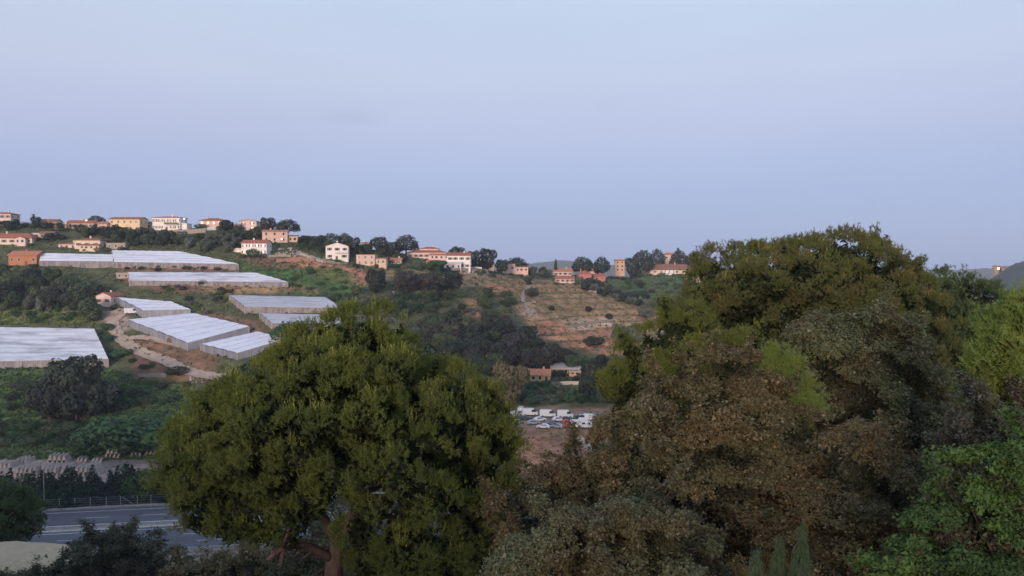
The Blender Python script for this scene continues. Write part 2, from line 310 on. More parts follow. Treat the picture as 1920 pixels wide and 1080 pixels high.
gm.polygons.foreach_set('loop_start', np.arange(0, quads.size, 4, dtype=np.int32)); gm.polygons.foreach_set('loop_total', np.full(len(quads), 4, np.int32))
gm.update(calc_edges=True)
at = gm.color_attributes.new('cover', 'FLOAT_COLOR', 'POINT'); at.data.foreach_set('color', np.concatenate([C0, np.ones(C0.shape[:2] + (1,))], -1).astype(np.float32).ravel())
gmat, t, b = mat_new('land_cover'); N, L = t.nodes, t.links
b.inputs['Roughness'].default_value = .95; b.inputs['Specular IOR Level'].default_value = .05
a = N.new('ShaderNodeAttribute'); a.attribute_name = 'cover'; g = N.new('ShaderNodeTexCoord')
n1 = N.new('ShaderNodeTexNoise'); n1.inputs['Scale'].default_value = .22; n1.inputs['Detail'].default_value = 9; n1.inputs['Roughness'].default_value = .7; L.new(g.outputs['Object'], n1.inputs[0])
r = N.new('ShaderNodeMapRange'); r.inputs[1].default_value = .3; r.inputs[2].default_value = .7; r.inputs[3].default_value = .5; r.inputs[4].default_value = 1.45; L.new(n1.outputs[0], r.inputs[0])
sv = N.new('ShaderNodeVectorMath'); sv.operation = 'SCALE'; L.new(a.outputs['Color'], sv.inputs[0]); L.new(r.outputs[0], sv.inputs['Scale']); L.new(sv.outputs[0], b.inputs['Base Color'])
bu = N.new('ShaderNodeBump'); bu.inputs['Strength'].default_value = 1.0; bu.inputs['Distance'].default_value = 1.0; L.new(n1.outputs[0], bu.inputs['Height']); L.new(bu.outputs[0], b.inputs['Normal'])
go = link('ground', gm, gmat, smooth=True); tag(go, None, None, kind='structure')

# far hills, blue in the haze
def hills(name, pts, mat, thick, seed):
    # pts: (u, v, d) crest points in order; a ridge with flanks falling to the plain
    r_ = np.random.default_rng(seed); us_ = np.arange(pts[0][0], pts[-1][0], 4.0)
    vv = np.interp(us_, [p[0] for p in pts], [p[1] for p in pts]); dd = np.interp(us_, [p[0] for p in pts], [p[2] for p in pts])
    prof = [(-1, 0), (-.7, .18), (-.45, .5), (-.2, .86), (0, 1), (.3, .8), (1, 0)]
    V = []; nrow = len(prof)
    for u_, v_, d_ in zip(us_, vv, dd):
        top = vz(v_, d_)
        for o_, f_ in prof:
            d2 = d_ + o_ * thick; x2 = ray(u_, 500)[0] * d2
            z2 = -62 + (top + 62) * f_ + (wob(np.array(x2), np.array(d2), 40.) * 4 + r_.normal(0, .8)) * (f_ > .1)
            V.append((x2, d2, float(z2)))
    f = [(i*nrow+j, (i+1)*nrow+j, (i+1)*nrow+j+1, i*nrow+j+1) for i in range(len(us_)-1) for j in range(nrow-1)]
    o = link(name, MB().add(V, f).mesh(name), mat, smooth=True); tag(o, None, None, kind='structure')
W('far_wood', (.045,.058,.040), (.08,.085,.06), scale=.02)
hills('distant_hills', [(u_, v_, 4000) for u_, v_ in ((-400,470),(-100,432),(20,414),(60,416),(140,425),(300,452),(700,492),(960,497),(1040,489),(1085,489),(1130,497),(1400,503),(1700,506),(1920,503),(2400,500))], M['far_wood'], 500, 3)
W('near_wood', (.028,.038,.032), (.05,.06,.045), scale=.05)
hills('wooded_hill', [(1780,560,1400),(1830,540,1400),(1868,518,1400),(1895,500,1400),(1920,490,1400),(1990,470,1400),(2150,450,1400),(2500,470,1400)], M['near_wood'], 300, 4)

# ------------------------------------------------------------------ road, verge, tracks
def road_pt(s, w, z=0.0): return Vector((RO[0] + RE[0]*s + RN[0]*w, RO[1] + RE[1]*s + RN[1]*w, ROADZ + z))
def strip(mb, s0, s1, w0, w1, z, seg=1, thick=0.0):
    for i in range(seg):
        a_ = s0 + (s1 - s0) * i / seg; b_ = s0 + (s1 - s0) * (i + 1) / seg
        if thick:
            v = [road_pt(a_, w0, z - thick), road_pt(b_, w0, z - thick), road_pt(b_, w1, z - thick), road_pt(a_, w1, z - thick), road_pt(a_, w0, z), road_pt(b_, w0, z), road_pt(b_, w1, z), road_pt(a_, w1, z)]
            mb.add(v, [(3,2,1,0),(4,5,6,7),(0,1,5,4),(1,2,6,5),(2,3,7,6),(3,0,4,7)])
        else: mb.add([road_pt(a_, w0, z), road_pt(b_, w0, z), road_pt(b_, w1, z), road_pt(a_, w1, z)], [(0,1,2,3)])
    return mb
S0, S1 = -260, 330
rd = link('road', strip(MB(), S0, S1, -34, -.6, 0).mesh('road'), M['asphalt']); tag(rd, None, None, kind='structure')
vg = link('verge', strip(strip(MB(), S0, S1, -.6, 2.2, .02), S0, S1, -40, -34, .02).mesh('verge'), M['gravel']); tag(vg, None, None, kind='structure')
md = link('median_kerb', strip(MB(), S0, S1, -16.6, -13.2, .16, 1, .3).mesh('median'), M['concrete']); tag(md, None, None, kind='structure')
mk = MB()
for w in (-17.6, -12.2, -2.2, -31.4): strip(mk, S0, S1, w - .12, w + .12, .006)
for w in (-22.2, -26.8, -7.2):
    for s in range(S0, S1, 13): strip(mk, s + (4 if w == -26.8 else 0), s + 5.5 + (4 if w == -26.8 else 0), w - .1, w + .1, .006)
mo = link('road_markings', mk.mesh('road_markings'), M['line_white']); tag(mo, None, None, kind='structure')
def barrier(label, w, h, mat, s0, s1, step):
    r0 = road_pt((s0 + s1) / 2, w); t_ = thing('crash_barrier', label, 'barrier', r0, math.atan2(RE[1], RE[0]))
    n = int((s1 - s0) / step); half = (s1 - s0) / 2
    pm = MB().box(-.06, .06, -.06, .06, 0, h - .1).mesh('post'); pm.materials.append(M['metal'])
    if mat == 'concrete':
        bm_ = MB().prism([(-.3, 0), (.3, 0), (.18, .3), (.1, h), (-.1, h), (-.18, .3)], 0, step - .05).mesh('barrier_segment'); bm_.materials.append(M['concrete'])
        for i in range(n): link('barrier_segment', bm_, None, t_).location = (-half + i * step, 0, 0)
    else:
        part('rail', MB().prism([(-.1, h-.32), (-.16, h-.24), (-.1, h-.16), (-.16, h-.08), (-.1, h), (-.06, h), (-.06, h-.32)], -half, half), M['metal'], t_)
        for i in range(n): link('post', pm, None, t_).location = (-half + i * step, 0, 0)
barrier('low pale concrete barrier running along the median of the highway', -15.0, .85, 'concrete', -110, 60, 5)
barrier('pale concrete barrier along the near edge of the highway', -33.2, .9, 'concrete', -110, 60, 5)
barrier('grey metal guard rail along the far shoulder of the highway', -1.1, .8, 'metal', -110, 60, 4)
def ribbon(name, px, width, mat, lift=.38, sub=8):
    pts = [hit(u, v) for u, v in px]; q = []
    for i in range(len(pts) - 1):
        p0, p1, p2, p3 = pts[max(i-1,0)], pts[i], pts[i+1], pts[min(i+2, len(pts)-1)]
        for k_ in range(sub):
            f = k_ / sub; q.append(.5 * ((2*p1) + (p2-p0)*f + (2*p0-5*p1+4*p2-p3)*f*f + (3*p1-p0-3*p2+p3)*f**3))
    q.append(pts[-1]); V = []; n = 5
    for i, p in enumerate(q):
        t_ = q[min(i+1, len(q)-1)] - q[max(i-1,0)]; t_.z = 0; t_.normalize(); s_ = Vector((-t_.y, t_.x, 0))
        ww = width * (1 + .12 * math.sin(i * 1.7))
        for j in range(n):
            c = p + s_ * ww * (j / (n-1) - .5); V.append((c.x, c.y, max(h1(c.x, c.y), 0 * c.z + h1(p.x, p.y) - .6) + lift))
    f = [(i*n+j, i*n+j+1, (i+1)*n+j+1, (i+1)*n+j) for i in range(len(q)-1) for j in range(n-1)]
    o = link(name, MB().add(V, f).mesh(name), mat, smooth=True); tag(o, None, None, kind='structure'); return o
ribbon('dirt_track', [(214,584),(226,592),(212,604),(216,622),(232,642),(258,660),(290,674),(318,684),(345,697),(375,704),(420,712)], 4.6, M['track'])
ribbon('side_track', [(232,640),(262,636),(300,642),(340,652)], 2.6, M['track'], .45)
ribbon('hill_lane', [(556,474),(580,483),(612,492),(650,495)], 4.0, M['track'], .3)
ribbon('field_path', [(20,804),(60,802),(100,803),(145,800)], 2.6, M['track'])
ribbon('bank_path', [(1000,530),(985,548),(980,562),(990,580),(1000,600)], 2.2, M['track'])
ribbon('yard_lane', [(100,884),(150,878),(200,873),(250,866),(300,858),(360,852)], 7.0, M['gravel'], .12)

# ------------------------------------------------------------------ greenhouses
postm = MB().box(-.09, .09, -.09, .09, -1.0, 3.0).mesh('post'); postm.materials.append(M['gh_frame'])
def greenhouse(label, px, h, spans, roof, wall, rise=.2, along=14, skirt=None):
    c = [hit(u, v, h) for u, v in px]; o = (c[0] + c[1]) / 2; o.z -= h
    t_ = thing('greenhouse', label, 'greenhouse', o, 0, 'greenhouses on the terraced slope')
    def lerp(i, j, f): return c[i].lerp(c[j], f)
    prof = [(0, 0), (.2, .55), (.5, 1), (.8, .55), (1, 0)]
    for s in range(spans):
        V = []; f = []; n = along + 1
        for q, zz_ in prof:
            g_ = (s + q) / spans; a_ = lerp(0, 3, g_); b_ = lerp(1, 2, g_)
            for k_ in range(n):
                p = a_.lerp(b_, k_ / along) - o; sag = .07 * math.sin(k_ * 2.1 + s) ; V.append((p.x, p.y, p.z + zz_ * rise + sag))
        m_ = len(prof)
        f = [(j*n+i, j*n+i+1, (j+1)*n+i+1, (j+1)*n+i) for j in range(m_-1) for i in range(along)]
        part('roof_span', MB().add(V, f), M[roof], t_, True)
        gb = MB(); a_ = lerp(0, 3, (s + .02) / spans) - o; b_ = lerp(1, 2, (s + .02) / spans) - o
        gb.tube([a_ + Vector((0,0,-.05)), b_ + Vector((0,0,-.05))], [.13, .13], 4); part('gutter', gb, M['gh_frame'], t_)
    for i, j in ((0,1),(1,2),(2,3),(3,0)):
        V = []; n = 13
        for k_ in range(n):
            p = c[i].lerp(c[j], k_ / (n-1)); zb = h1(p.x, p.y) - 1.2
            V += [(p.x-o.x, p.y-o.y, zb-o.z), (p.x-o.x, p.y-o.y, p.z-o.z-.06)]
        part('side_wall', MB().add(V, [(2*k_, 2*k_+2, 2*k_+3, 2*k_+1) for k_ in range(n-1)]), M[wall], t_)
        Ln = (c[j] - c[i]).length; m_ = max(2, int(Ln / 5)); nrm = (c[j]-c[i]).cross(Vector((0,0,1))).normalized()
        for k_ in range(m_ + 1):
            p = c[i].lerp(c[j], k_ / m_) - o + nrm * .1; po = link('post', postm, None, t_); po.location = (p.x, p.y, p.z - 3.05)
    return t_
greenhouse('long whitewashed greenhouse beside the small orange house', [(74,489),(212,490),(212,477),(76,474)], 2.9, 3, 'gh_white', 'gh_wall')
greenhouse('largest upper greenhouse with bright white streaked roof and tapering right end', [(214,491),(447,495),(336,471),(210,469)], 3.0, 5, 'gh_white', 'gh_wall', along=24)
greenhouse('long low greenhouse with worn grey roof below the large white one', [(243,526),(540,529),(478,511),(240,510)], 2.6, 5, 'gh_patchy', 'gh_wall', along=24)
greenhouse('grey roofed greenhouse with bare brick side above the pine top', [(459,575),(640,577),(610,557),(430,553)], 3.0, 5, 'gh_grey', 'gh_wall', along=18)
greenhouse('small grey greenhouse half hidden behind the pine top', [(510,606),(640,606),(636,590),(487,587)], 2.6, 3, 'gh_grey', 'gh_wall')
greenhouse('white stepped greenhouse beside the pink house', [(268,582),(357,580),(318,565),(217,557)], 3.2, 4, 'gh_clean', 'gh_wall_clear')
greenhouse('wide white greenhouse in the bend of the dirt track', [(352,643),(467,612),(362,587),(240,599)], 3.4, 6, 'gh_clean', 'gh_wall_clear', along=12)
greenhouse('lower white greenhouse stepped below its wide neighbour, partly behind the pine', [(445,662),(540,634),(480,622),(376,645)], 3.0, 4, 'gh_clean', 'gh_wall_clear')
greenhouse('big pale greenhouse with patchy roof at the left edge', [(-70,679),(203,673),(176,616),(-70,612)], 3.4, 8, 'gh_patchy', 'gh_wall', along=20)

# ------------------------------------------------------------------ houses
_wm = {}
def window_mesh(w, h, what):
    k_ = (round(w, 1), round(h, 1), what)
    if k_ not in _wm:
        w, h = k_[0], k_[1]; m = MB()
        if what == 'frame':
            m.box(-w/2-.09, w/2+.09, -.07, .0, -h/2-.12, -h/2); m.box(-w/2-.09, w/2+.09, -.05, .0, h/2, h/2+.09)
            m.box(-w/2-.09, -w/2, -.05, .0, -h/2, h/2); m.box(w/2, w/2+.09, -.05, .0, -h/2, h/2)
            me = m.mesh('window'); me.materials.append(M['trim_white'])
        elif what == 'pane': m.box(-w/2, w/2, -.03, .0, -h/2, h/2); me = m.mesh('pane'); me.materials.append(M['pane'])
        else: m.box(-.24, .24, -.08, -.004, -h/2, h/2); me = m.mesh('shutter'); me.materials.append(M['wood'])
        _wm[k_] = me
    return _wm[k_]
def window(parent, x, y, z, w, h, rz=0.0, shutter=False):
    o = link('window', window_mesh(w, h, 'frame'), None, parent); o.location = (x, y, z); o.rotation_euler = (0, 0, rz)
    link('pane', window_mesh(w, h, 'pane'), None, o)
    if shutter:
        for sd in (-1, 1): link('shutter', window_mesh(w, h, 'shutter'), None, o).location = (sd * (round(w, 1) / 2 + .355), 0, 0)
def block(root, x0, x1, y0, y1, h, roof, rh, wall, rm, floors, cols, z0=-3.0, side=2, door=False, over=.45, chimney=True, shut=False, seed=0):
    r_ = random.Random(seed); w_ = x1 - x0; d_ = y1 - y0; xm = (x0 + x1) / 2; ym = (y0 + y1) / 2; m = MB()
    if roof == 'gable': m.prism([(y0, z0), (y1, z0), (y1, h), (ym, h + rh), (y0, h)], x0, x1)
    elif roof == 'front': m.add([(x0,y0,z0),(x1,y0,z0),(x1,y0,h),(xm,y0,h+rh),(x0,y0,h),(x0,y1,z0),(x1,y1,z0),(x1,y1,h),(xm,y1,h+rh),(x0,y1,h)], [(0,1,2,3,4),(9,8,7,6,5),(1,0,5,6),(2,1,6,7),(3,2,7,8),(4,3,8,9),(0,4,9,5)])
    else: m.box(x0, x1, y0, y1, z0, h)
    part('wall', m, M[wall], root)
    k_ = MB(); o_ = over; th = .2
    if roof == 'gable':
        s_ = rh / (d_ / 2)
        k_.prism([(y0-o_, h-o_*s_+.03), (ym, h+rh+.03), (y1+o_, h-o_*s_+.03), (y1+o_, h-o_*s_+th), (ym, h+rh+th+.05), (y0-o_, h-o_*s_+th)], x0-o_, x1+o_)
    elif roof == 'front':
        s_ = rh / (w_ / 2); q = [(x0-o_, h-o_*s_+.03), (xm, h+rh+.03), (x1+o_, h-o_*s_+.03), (x1+o_, h-o_*s_+th), (xm, h+rh+th+.05), (x0-o_, h-o_*s_+th)]
        k_.add([(x, y0-o_, z) for x, z in q] + [(x, y1+o_, z) for x, z in q], [(5,4,3,2,1,0),(6,7,8,9,10,11)] + [(i, (i+1)%6, 6+(i+1)%6, 6+i) for i in range(6)])
    elif roof == 'hip':
        i_ = min(d_, w_) * .45; a_ = [(x0-o_,y0-o_),(x1+o_,y0-o_),(x1+o_,y1+o_),(x0-o_,y1+o_)]
        if w_ >= d_: rp = [(x0+i_, ym), (x1-i_, ym)]; fs = [(4,5,9,8),(5,6,9),(6,7,8,9),(7,4,8)]
        else: rp = [(xm, y0+i_), (xm, y1-i_)]; fs = [(4,5,8),(5,6,9,8),(6,7,9),(7,4,8,9)]
        k_.add([(x,y,h+.02) for x,y in a_] + [(x,y,h+.15) for x,y in a_] + [(x,y,h+rh) for x,y in rp], [(3,2,1,0),(0,1,5,4),(1,2,6,5),(2,3,7,6),(3,0,4,7)] + fs)
    elif roof == 'lean':
        k_.prism([(y0-o_, h+.03), (y1+.1, h+rh), (y1+.1, h+rh+th), (y0-o_, h+.03+th)], x0-o_, x1+o_)
    else:
        k_.box(x0-.15, x1+.15, y0-.15, y1+.15, h+.003, h+.3)
    ro = part('roof', k_, M[rm], root)
    if chimney and roof in ('gable', 'hip', 'front'):
        cx = x0 + w_ * r_.uniform(.2, .8); part('chimney', MB().box(cx-.35, cx+.35, ym-.3, ym+.3, h+.2, h+rh+.9).box(cx-.45, cx+.45, ym-.4, ym+.4, h+rh+.9, h+rh+1.05), M[wall], ro)
    fh = h / max(floors, 1)
    for fl in range(floors):
        for c_ in range(cols):
            x = x0 + w_ * (c_ + .5) / cols + r_.uniform(-.2, .2); z = fl * fh + fh * .58
            if door and fl == 0 and c_ == cols // 2:
                do = part('door', MB().box(x-.55, x+.55, y0-.05, y0-.002, .02, 2.15), M['wood'], root); part('handle', MB().box(x+.35, x+.45, y0-.1, y0-.06, 1.0, 1.08), M['metal'], do)
            else: window(root, x, y0, z, r_.choice([1.0, 1.0, 1.3]), min(1.3, fh * .5), 0, shut)
        for c_ in range(side):
            y = y0 + d_ * (c_ + .5) / side; z = fl * fh + fh * .58
            window(root, x0, y, z, .9, min(1.2, fh * .5), -math.pi/2); window(root, x1, y, z, .9, min(1.2, fh * .5), math.pi/2)
def hroot(label, u0, u1, vt, vb, name='house', cat='house', rz=0.0, dd=0.0, group=None, floor=None):
    p = hit((u0 + u1) / 2, vb); d = p.y + dd; p = P((u0 + u1) / 2, vb, d)
    return thing(name, label, cat, p, rad(rz), group), (u1 - u0) / F * d, (vb - vt) / F * d
GARDENS = []
def house(label, u0, u1, vt, vb, roof='hip', wall='wall_cream', rm='tile_red', floors=1, cols=3, rz=0, dep=8.0, rr=.3, name='house', cat='house', dd=0.0, **kw):
    t_, w_, ht = hroot(label, u0, u1, vt, vb, name, cat, rz, dd)
    if rz: w_ = max(3.0, (w_ - dep * abs(math.sin(rad(rz)))) / math.cos(rad(rz)))
    rh = ht * rr
    kw.setdefault('shut', wall in ('wall_white', 'wall_cream', 'wall_pink') and floors > 0)
    block(t_, -w_/2, w_/2, 0, dep, ht - rh, roof, rh, wall, rm, floors, cols, seed=int(u0*7+vb), **kw)
    if floors: GARDENS.append((label, u0, u1, vb, name))
    return t_, w_, ht - rh
def boxpart(t_, name, mat, *b_): return part(name, MB().box(*b_), M[mat], t_)

house('tall pink house cut by the left edge on the ridge', -22, 20, 397, 424, 'hip', 'wall_pink', 'tile_red', 2, 4, rr=.16)
house('small low cottage beside the palm on the left ridge', 66, 105, 411, 425, 'gable', 'wall_cream', 'tile_brown', 1, 3, rr=.36, dep=6)
t_, w_, h_ = house('long cream bungalow left of the round lamp-lit tree', 124, 176, 413, 429, 'gable', 'wall_cream', 'tile_red', 1, 5, rr=.34, dep=7, door=True)
block(t_, -w_/2-4.5, -w_/2-.05, 1, 6, h_*.8, 'lean', .5, 'wall_white', 'tile_red', 1, 1, side=0)
t_, w_, h_ = house('yellow two storey house with salmon annex on the ridge', 205, 262, 407, 435, 'gable', 'wall_yellow', 'tile_red', 2, 5, rr=.14, dep=9)
block(t_, -w_/2-5.5, -w_/2-.05, -2, 5, h_*.62, 'gable', 1.2, 'wall_salmon', 'tile_orange', 1, 2, side=1, chimney=False); block(t_, -w_/2, w_*.1, -3.2, -.05, h_*.28, 'lean', .5, 'wall_salmon', 'tile_orange', 1, 3, side=0)
house('small beige house between the yellow house and the white villa', 263, 285, 414, 432, 'hip', 'wall_cream', 'tile_brown', 1, 2, dep=6, dd=6)
t_, w_, h_ = house('white two storey villa with flat red roof edge and balcony', 286, 338, 405, 433, 'hip', 'wall_white', 'tile_red', 2, 5, rr=.12, dep=9, name='villa', door=True)
boxpart(t_, 'balcony', 'trim_white', -.5, 6.5, -1.6, -.05, h_*.5-.15, h_*.5+.05); boxpart(t_, 'railing', 'plastic_dark', -.5, 6.5, -1.6, -1.52, h_*.5+.05, h_*.5+.95)
block(t_, w_/2+.05, w_/2+3.2, 1, 7, h_*.55, 'flat', .3, 'wall_white', 'trim_white', 1, 1, side=0)
t_, w_, h_ = house('low salmon house with wide red roof right of the white villa', 374, 417, 408, 423, 'hip', 'wall_salmon', 'tile_red', 1, 4, rr=.4, dep=9)
t_, w_, h_ = house('pale pink house with shallow red gable near the big ridge trees', 449, 481, 412, 434, 'front', 'wall_pink', 'tile_red', 2, 2, rr=.14, dep=9)
t_, w_, h_ = house('large orange rendered house below the big ridge trees', 490, 541, 431, 455, 'gable', 'wall_salmon', 'tile_orange', 2, 3, rr=.14, dep=9, rz=12)
block(t_, w_/2+.05, w_/2+5, 1.5, 7.5, h_*.6, 'lean', .8, 'wall_salmon', 'tile_orange', 1, 2, side=0)
t_, w_, h_ = house('white house with red tiled roof and a round tree before its wall', 453, 500, 450, 479, 'gable', 'wall_white', 'tile_red', 2, 4, rr=.2, dep=8)
block(t_, -w_/2-5, -w_/2-.05, 2, 7, h_*.55, 'flat', .3, 'wall_cream', 'trim_white', 1, 1, side=0)
t_, w_, h_ = house('wide cream bungalow with red roof at the far left', -30, 60, 437, 459, 'hip', 'wall_cream', 'tile_red', 1, 6, rr=.45, dep=9)
block(t_, w_*.2, w_*.42, -2.2, -.05, h_*.95, 'front', .9, 'wall_pink', 'tile_red', 1, 2, side=0, chimney=False)
house('grey tin roofed shed right of the far left bungalow', 74, 99, 434, 448, 'gable', 'wall_grey', 'tile_brown', 1, 2, dep=5, name='shed', cat='shed', chimney=False)
t_, w_, h_ = house('cream two level house with verandah above the long greenhouse', 140, 188, 446, 468, 'hip', 'wall_cream', 'tile_brown', 1, 3, rr=.22, dep=8, side=1)
block(t_, -w_/2-8.8, -w_/2-.05, 1, 7, h_*.58, 'hip', .9, 'wall_cream', 'tile_red', 1, 3, side=1); block(t_, -w_*.2, w_*.55, -2.6, -.05, h_*.42, 'lean', .7, 'wall_cream', 'tile_red', 1, 4, side=0)
house('flat beige outbuilding right of the verandah house', 199, 235, 456, 468, 'flat', 'stone_wall', 'concrete', 1, 3, dep=6, rr=.06, name='outbuilding', cat='outbuilding')
house('small orange brick house left of the long white greenhouse', 16, 69, 471, 498, 'gable', 'wall_brick', 'tile_orange', 1, 4, rr=.28, dep=8, rz=0, door=True)
house('beige flat shed at the left end of the worn grey greenhouse', 218, 242, 512, 523, 'flat', 'stone_wall', 'concrete', 1, 2, dep=5, rr=.06, name='shed', cat='shed')
house('pink house with red roof at the head of the dirt track', 173, 215, 549, 575, 'front', 'wall_pink', 'tile_red', 1, 2, rr=.24, dep=9, rz=-14)
t_, w_, h_ = house('white two storey house with gable front and long balcony', 609, 655, 455, 488, 'front', 'wall_white', 'tile_red', 2, 3, rr=.2, dep=10, rz=8, door=True)
boxpart(t_, 'balcony', 'trim_white', -1, w_/2, -1.5, -.05, h_*.52, h_*.52+.2); boxpart(t_, 'railing', 'trim_white', -1, w_/2, -1.5, -1.42, h_*.52+.2, h_*.52+1.0)
t_, w_, h_ = house('salmon flat roofed house with three bright windows', 668, 703, 477, 498, 'flat', 'wall_salmon', 'tile_orange', 2, 3, rr=.05, dep=8)
block(t_, w_/2+.05, w_/2+5.6, 1, 6, h_*.65, 'lean', .5, 'wall_salmon', 'tile_red', 1, 2, side=0)
house('small white house among the trees behind the salmon house', 675, 692, 453, 465, 'hip', 'wall_white', 'tile_red', 1, 2, dep=6, dd=15)
t_, w_, h_ = house('long pink house with red roofs crowning the middle ridge', 764, 836, 468, 487, 'hip', 'wall_pink', 'tile_red', 1, 7, rr=.3, dep=10)
block(t_, -4, 6, 4, 10.5, h_+2.2, 'hip', 1.2, 'wall_pink', 'tile_red', 0, 0, side=0); block(t_, w_*.1, w_*.58, -3.5, -.05, h_*.6, 'lean', .9, 'wall_pink', 'tile_orange', 1, 4, side=0)
t_, w_, h_ = house('white house with red roof and canopies right of the long pink house', 838, 882, 474, 506, 'gable', 'wall_white', 'tile_red', 2, 4, rr=.16, dep=8)
block(t_, -w_*.75, w_*.12, -5, -.05, h_*.42, 'lean', 1.0, 'wall_white', 'trim_white', 1, 4, side=0)
t_, w_, h_ = house('salmon hillside house with flat roof and slanted wing', 936, 966, 494, 512, 'flat', 'wall_salmon', 'tile_orange', 1, 3, rr=.06, dep=8)
block(t_, w_/2+.05, w_/2+8.2, 0, 6.5, h_*.66, 'lean', .8, 'wall_salmon', 'tile_brown', 1, 3, side=0)
house('pink red roofed house left of the crimson cottages', 1038, 1073, 504, 519, 'gable', 'wall_pink', 'tile_orange', 1, 4, rr=.35, dep=8)
house('low pale house with red roof just below its pink neighbour', 1042, 1077, 518, 531, 'gable', 'wall_pink', 'tile_red', 1, 4, rr=.35, dep=7)
house('crimson cottage with white framed windows below the umbrella trees', 1085, 1109, 507, 527, 'hip', 'wall_crimson', 'tile_red', 1, 2, rr=.35, dep=8, door=True)
house('smaller crimson cottage with white window, right of its twin', 1113, 1135, 514, 528, 'gable', 'wall_crimson', 'tile_red', 1, 2, rr=.28, dep=7)
house('narrow orange tower house on the middle ridge', 1154, 1171, 487, 510, 'gable', 'wall_orange', 'tile_orange', 3, 2, rr=.1, dep=6)
t_, w_, h_ = house('long farmhouse with wide brown tiled roof and white front block', 1208, 1302, 495, 514, 'hip', 'wall_cream', 'tile_brown', 1, 7, rr=.6, dep=14, name='farmhouse')
block(t_, -w_*.16, w_*.1, -5.5, -.05, h_*1.0, 'flat', .2, 'wall_white', 'tile_brown', 2, 3, side=1, z0=-6)
house('beige barn at the edge of the right pine', 1290, 1322, 508, 532, 'gable', 'wall_cream', 'tile_brown', 1, 2, rr=.3, dep=9, name='barn', cat='barn')
house('rooftop of a pink house showing among the far umbrella trees', 1244, 1266, 473, 490, 'hip', 'wall_pink', 'tile_orange', 1, 2, rr=.3, dep=8, dd=25)
house('tiny white hut on the bushy slope below the dark oaks', 736, 746, 547, 553, 'flat', 'wall_white', 'trim_white', 0, 0, rr=.1, dep=2.5, name='hut', cat='hut', side=0)
house('ochre valley house with terracotta roof above the parked vans', 978, 1033, 695, 716, 'gable', 'wall_ochre', 'tile_orange', 1, 4, rr=.4, dep=8, rz=-6)
t_, w_, h_ = house('pale valley building with grey metal roof behind the ochre house', 1034, 1088, 686, 702, 'lean', 'wall_cream', 'concrete', 1, 5, rr=.3, dep=9, name='workshop', cat='building')
block(t_, w_*.1, w_*.5, -3, -.05, h_*.6, 'flat', .2, 'wall_ochre', 'concrete', 1, 2, side=0)

house('little white shed beside the far left bungalow', 62, 74, 437, 447, 'lean', 'wall_white', 'trim_white', 1, 1, rr=.1, dep=4, name='shed', cat='shed', side=0)
house('low cream house half hidden below the palm cottage', 100, 124, 420, 431, 'gable', 'wall_cream', 'tile_orange', 1, 2, rr=.35, dep=6)
house('small peach house left of the pale pink gable house', 430, 447, 421, 433, 'gable', 'wall_pink', 'tile_orange', 1, 2, rr=.3, dep=6)
house('low peach annex house below the long pink house', 800, 824, 488, 500, 'gable', 'wall_pink', 'tile_orange', 1, 3, rr=.35, dep=6)
house('small cream house with orange roof beside the salmon hillside house', 905, 926, 492, 504, 'gable', 'wall_cream', 'tile_orange', 1, 2, rr=.35, dep=6)
house('small peach house with orange roof behind the crimson cottages', 1105, 1122, 500, 511, 'gable', 'wall_pink', 'tile_orange', 1, 2, rr=.35, dep=6)
house('low pink shed on the debris terrace', 858, 880, 499, 508, 'lean', 'wall_pink', 'tile_orange', 1, 2, rr=.2, dep=5, name='shed', cat='shed', side=0)
house('white canopy hut among the debris', 886, 903, 501, 510, 'flat', 'wall_white', 'trim_white', 1, 2, rr=.12, dep=4, name='hut', cat='hut', side=0)
house('small peach house between the salmon flat house and the long pink house', 732, 752, 484, 496, 'gable', 'wall_pink', 'tile_orange', 1, 2, rr=.35, dep=6)
# garden and retaining walls
def wall_run(label, px, h, mat, thick=.4, name='garden_wall', cat='wall'):
    pts = [hit(u, v) for u, v in px]; o = pts[0].copy(); q = []
    for i in range(len(pts) - 1):
        n = max(2, int((pts[i+1] - pts[i]).length / 2.5)); q += [pts[i].lerp(pts[i+1], k_ / n) for k_ in range(n)]
    q.append(pts[-1]); V = []
    for i, p in enumerate(q):
        t2 = q[min(i+1, len(q)-1)] - q[max(i-1,0)]; t2.z = 0; t2.normalize(); s_ = Vector((-t2.y, t2.x, 0)) * thick / 2; z = h1(p.x, p.y)
        for a_, zz_ in ((p - s_, z-1.2), (p + s_, z-1.2), (p + s_, z+h), (p - s_, z+h)): V.append((a_.x-o.x, a_.y-o.y, zz_-o.z))
    f = [(i*4+j, i*4+(j+1)%4, i*4+4+(j+1)%4, i*4+4+j) for i in range(len(q)-1) for j in range(4)] + [(3,2,1,0), tuple((len(q)-1)*4+j for j in range(4))]
    ob = part(name, MB().add(V, f), M[mat], None); ob.location = o; tag(ob, label, cat); return ob
wall_run('long beige retaining wall below the white villa', [(290,440),(330,439),(362,438),(386,436)], 2.3, 'stone_wall')
wall_run('white garden wall below the wide red roof on the ridge', [(388,433),(410,431),(430,431)], 1.8, 'wall_white')
wall_run('salmon terrace wall under the yellow house', [(184,439),(215,438),(242,437)], 1.4, 'wall_salmon')
wall_run('red earth coloured retaining wall below the orange house', [(518,492),(550,491),(590,491)], 1.7, 'wall_earth')
wall_run('pale wall beside the sloping hill lane', [(563,478),(588,488),(610,495)], 1.0, 'concrete')
wall_run('low brown wall beside the white house terrace', [(500,483),(520,482),(545,482)], 1.2, 'stone_wall')
wall_run('pale stone wall at the edge of the dry brown field', [(1088,537),(1103,545),(1122,551)], 1.2, 'concrete')
wall_run('broken pale stone terrace in the red bank', [(1070,614),(1100,608),(1150,603)], 1.3, 'stone_wall')
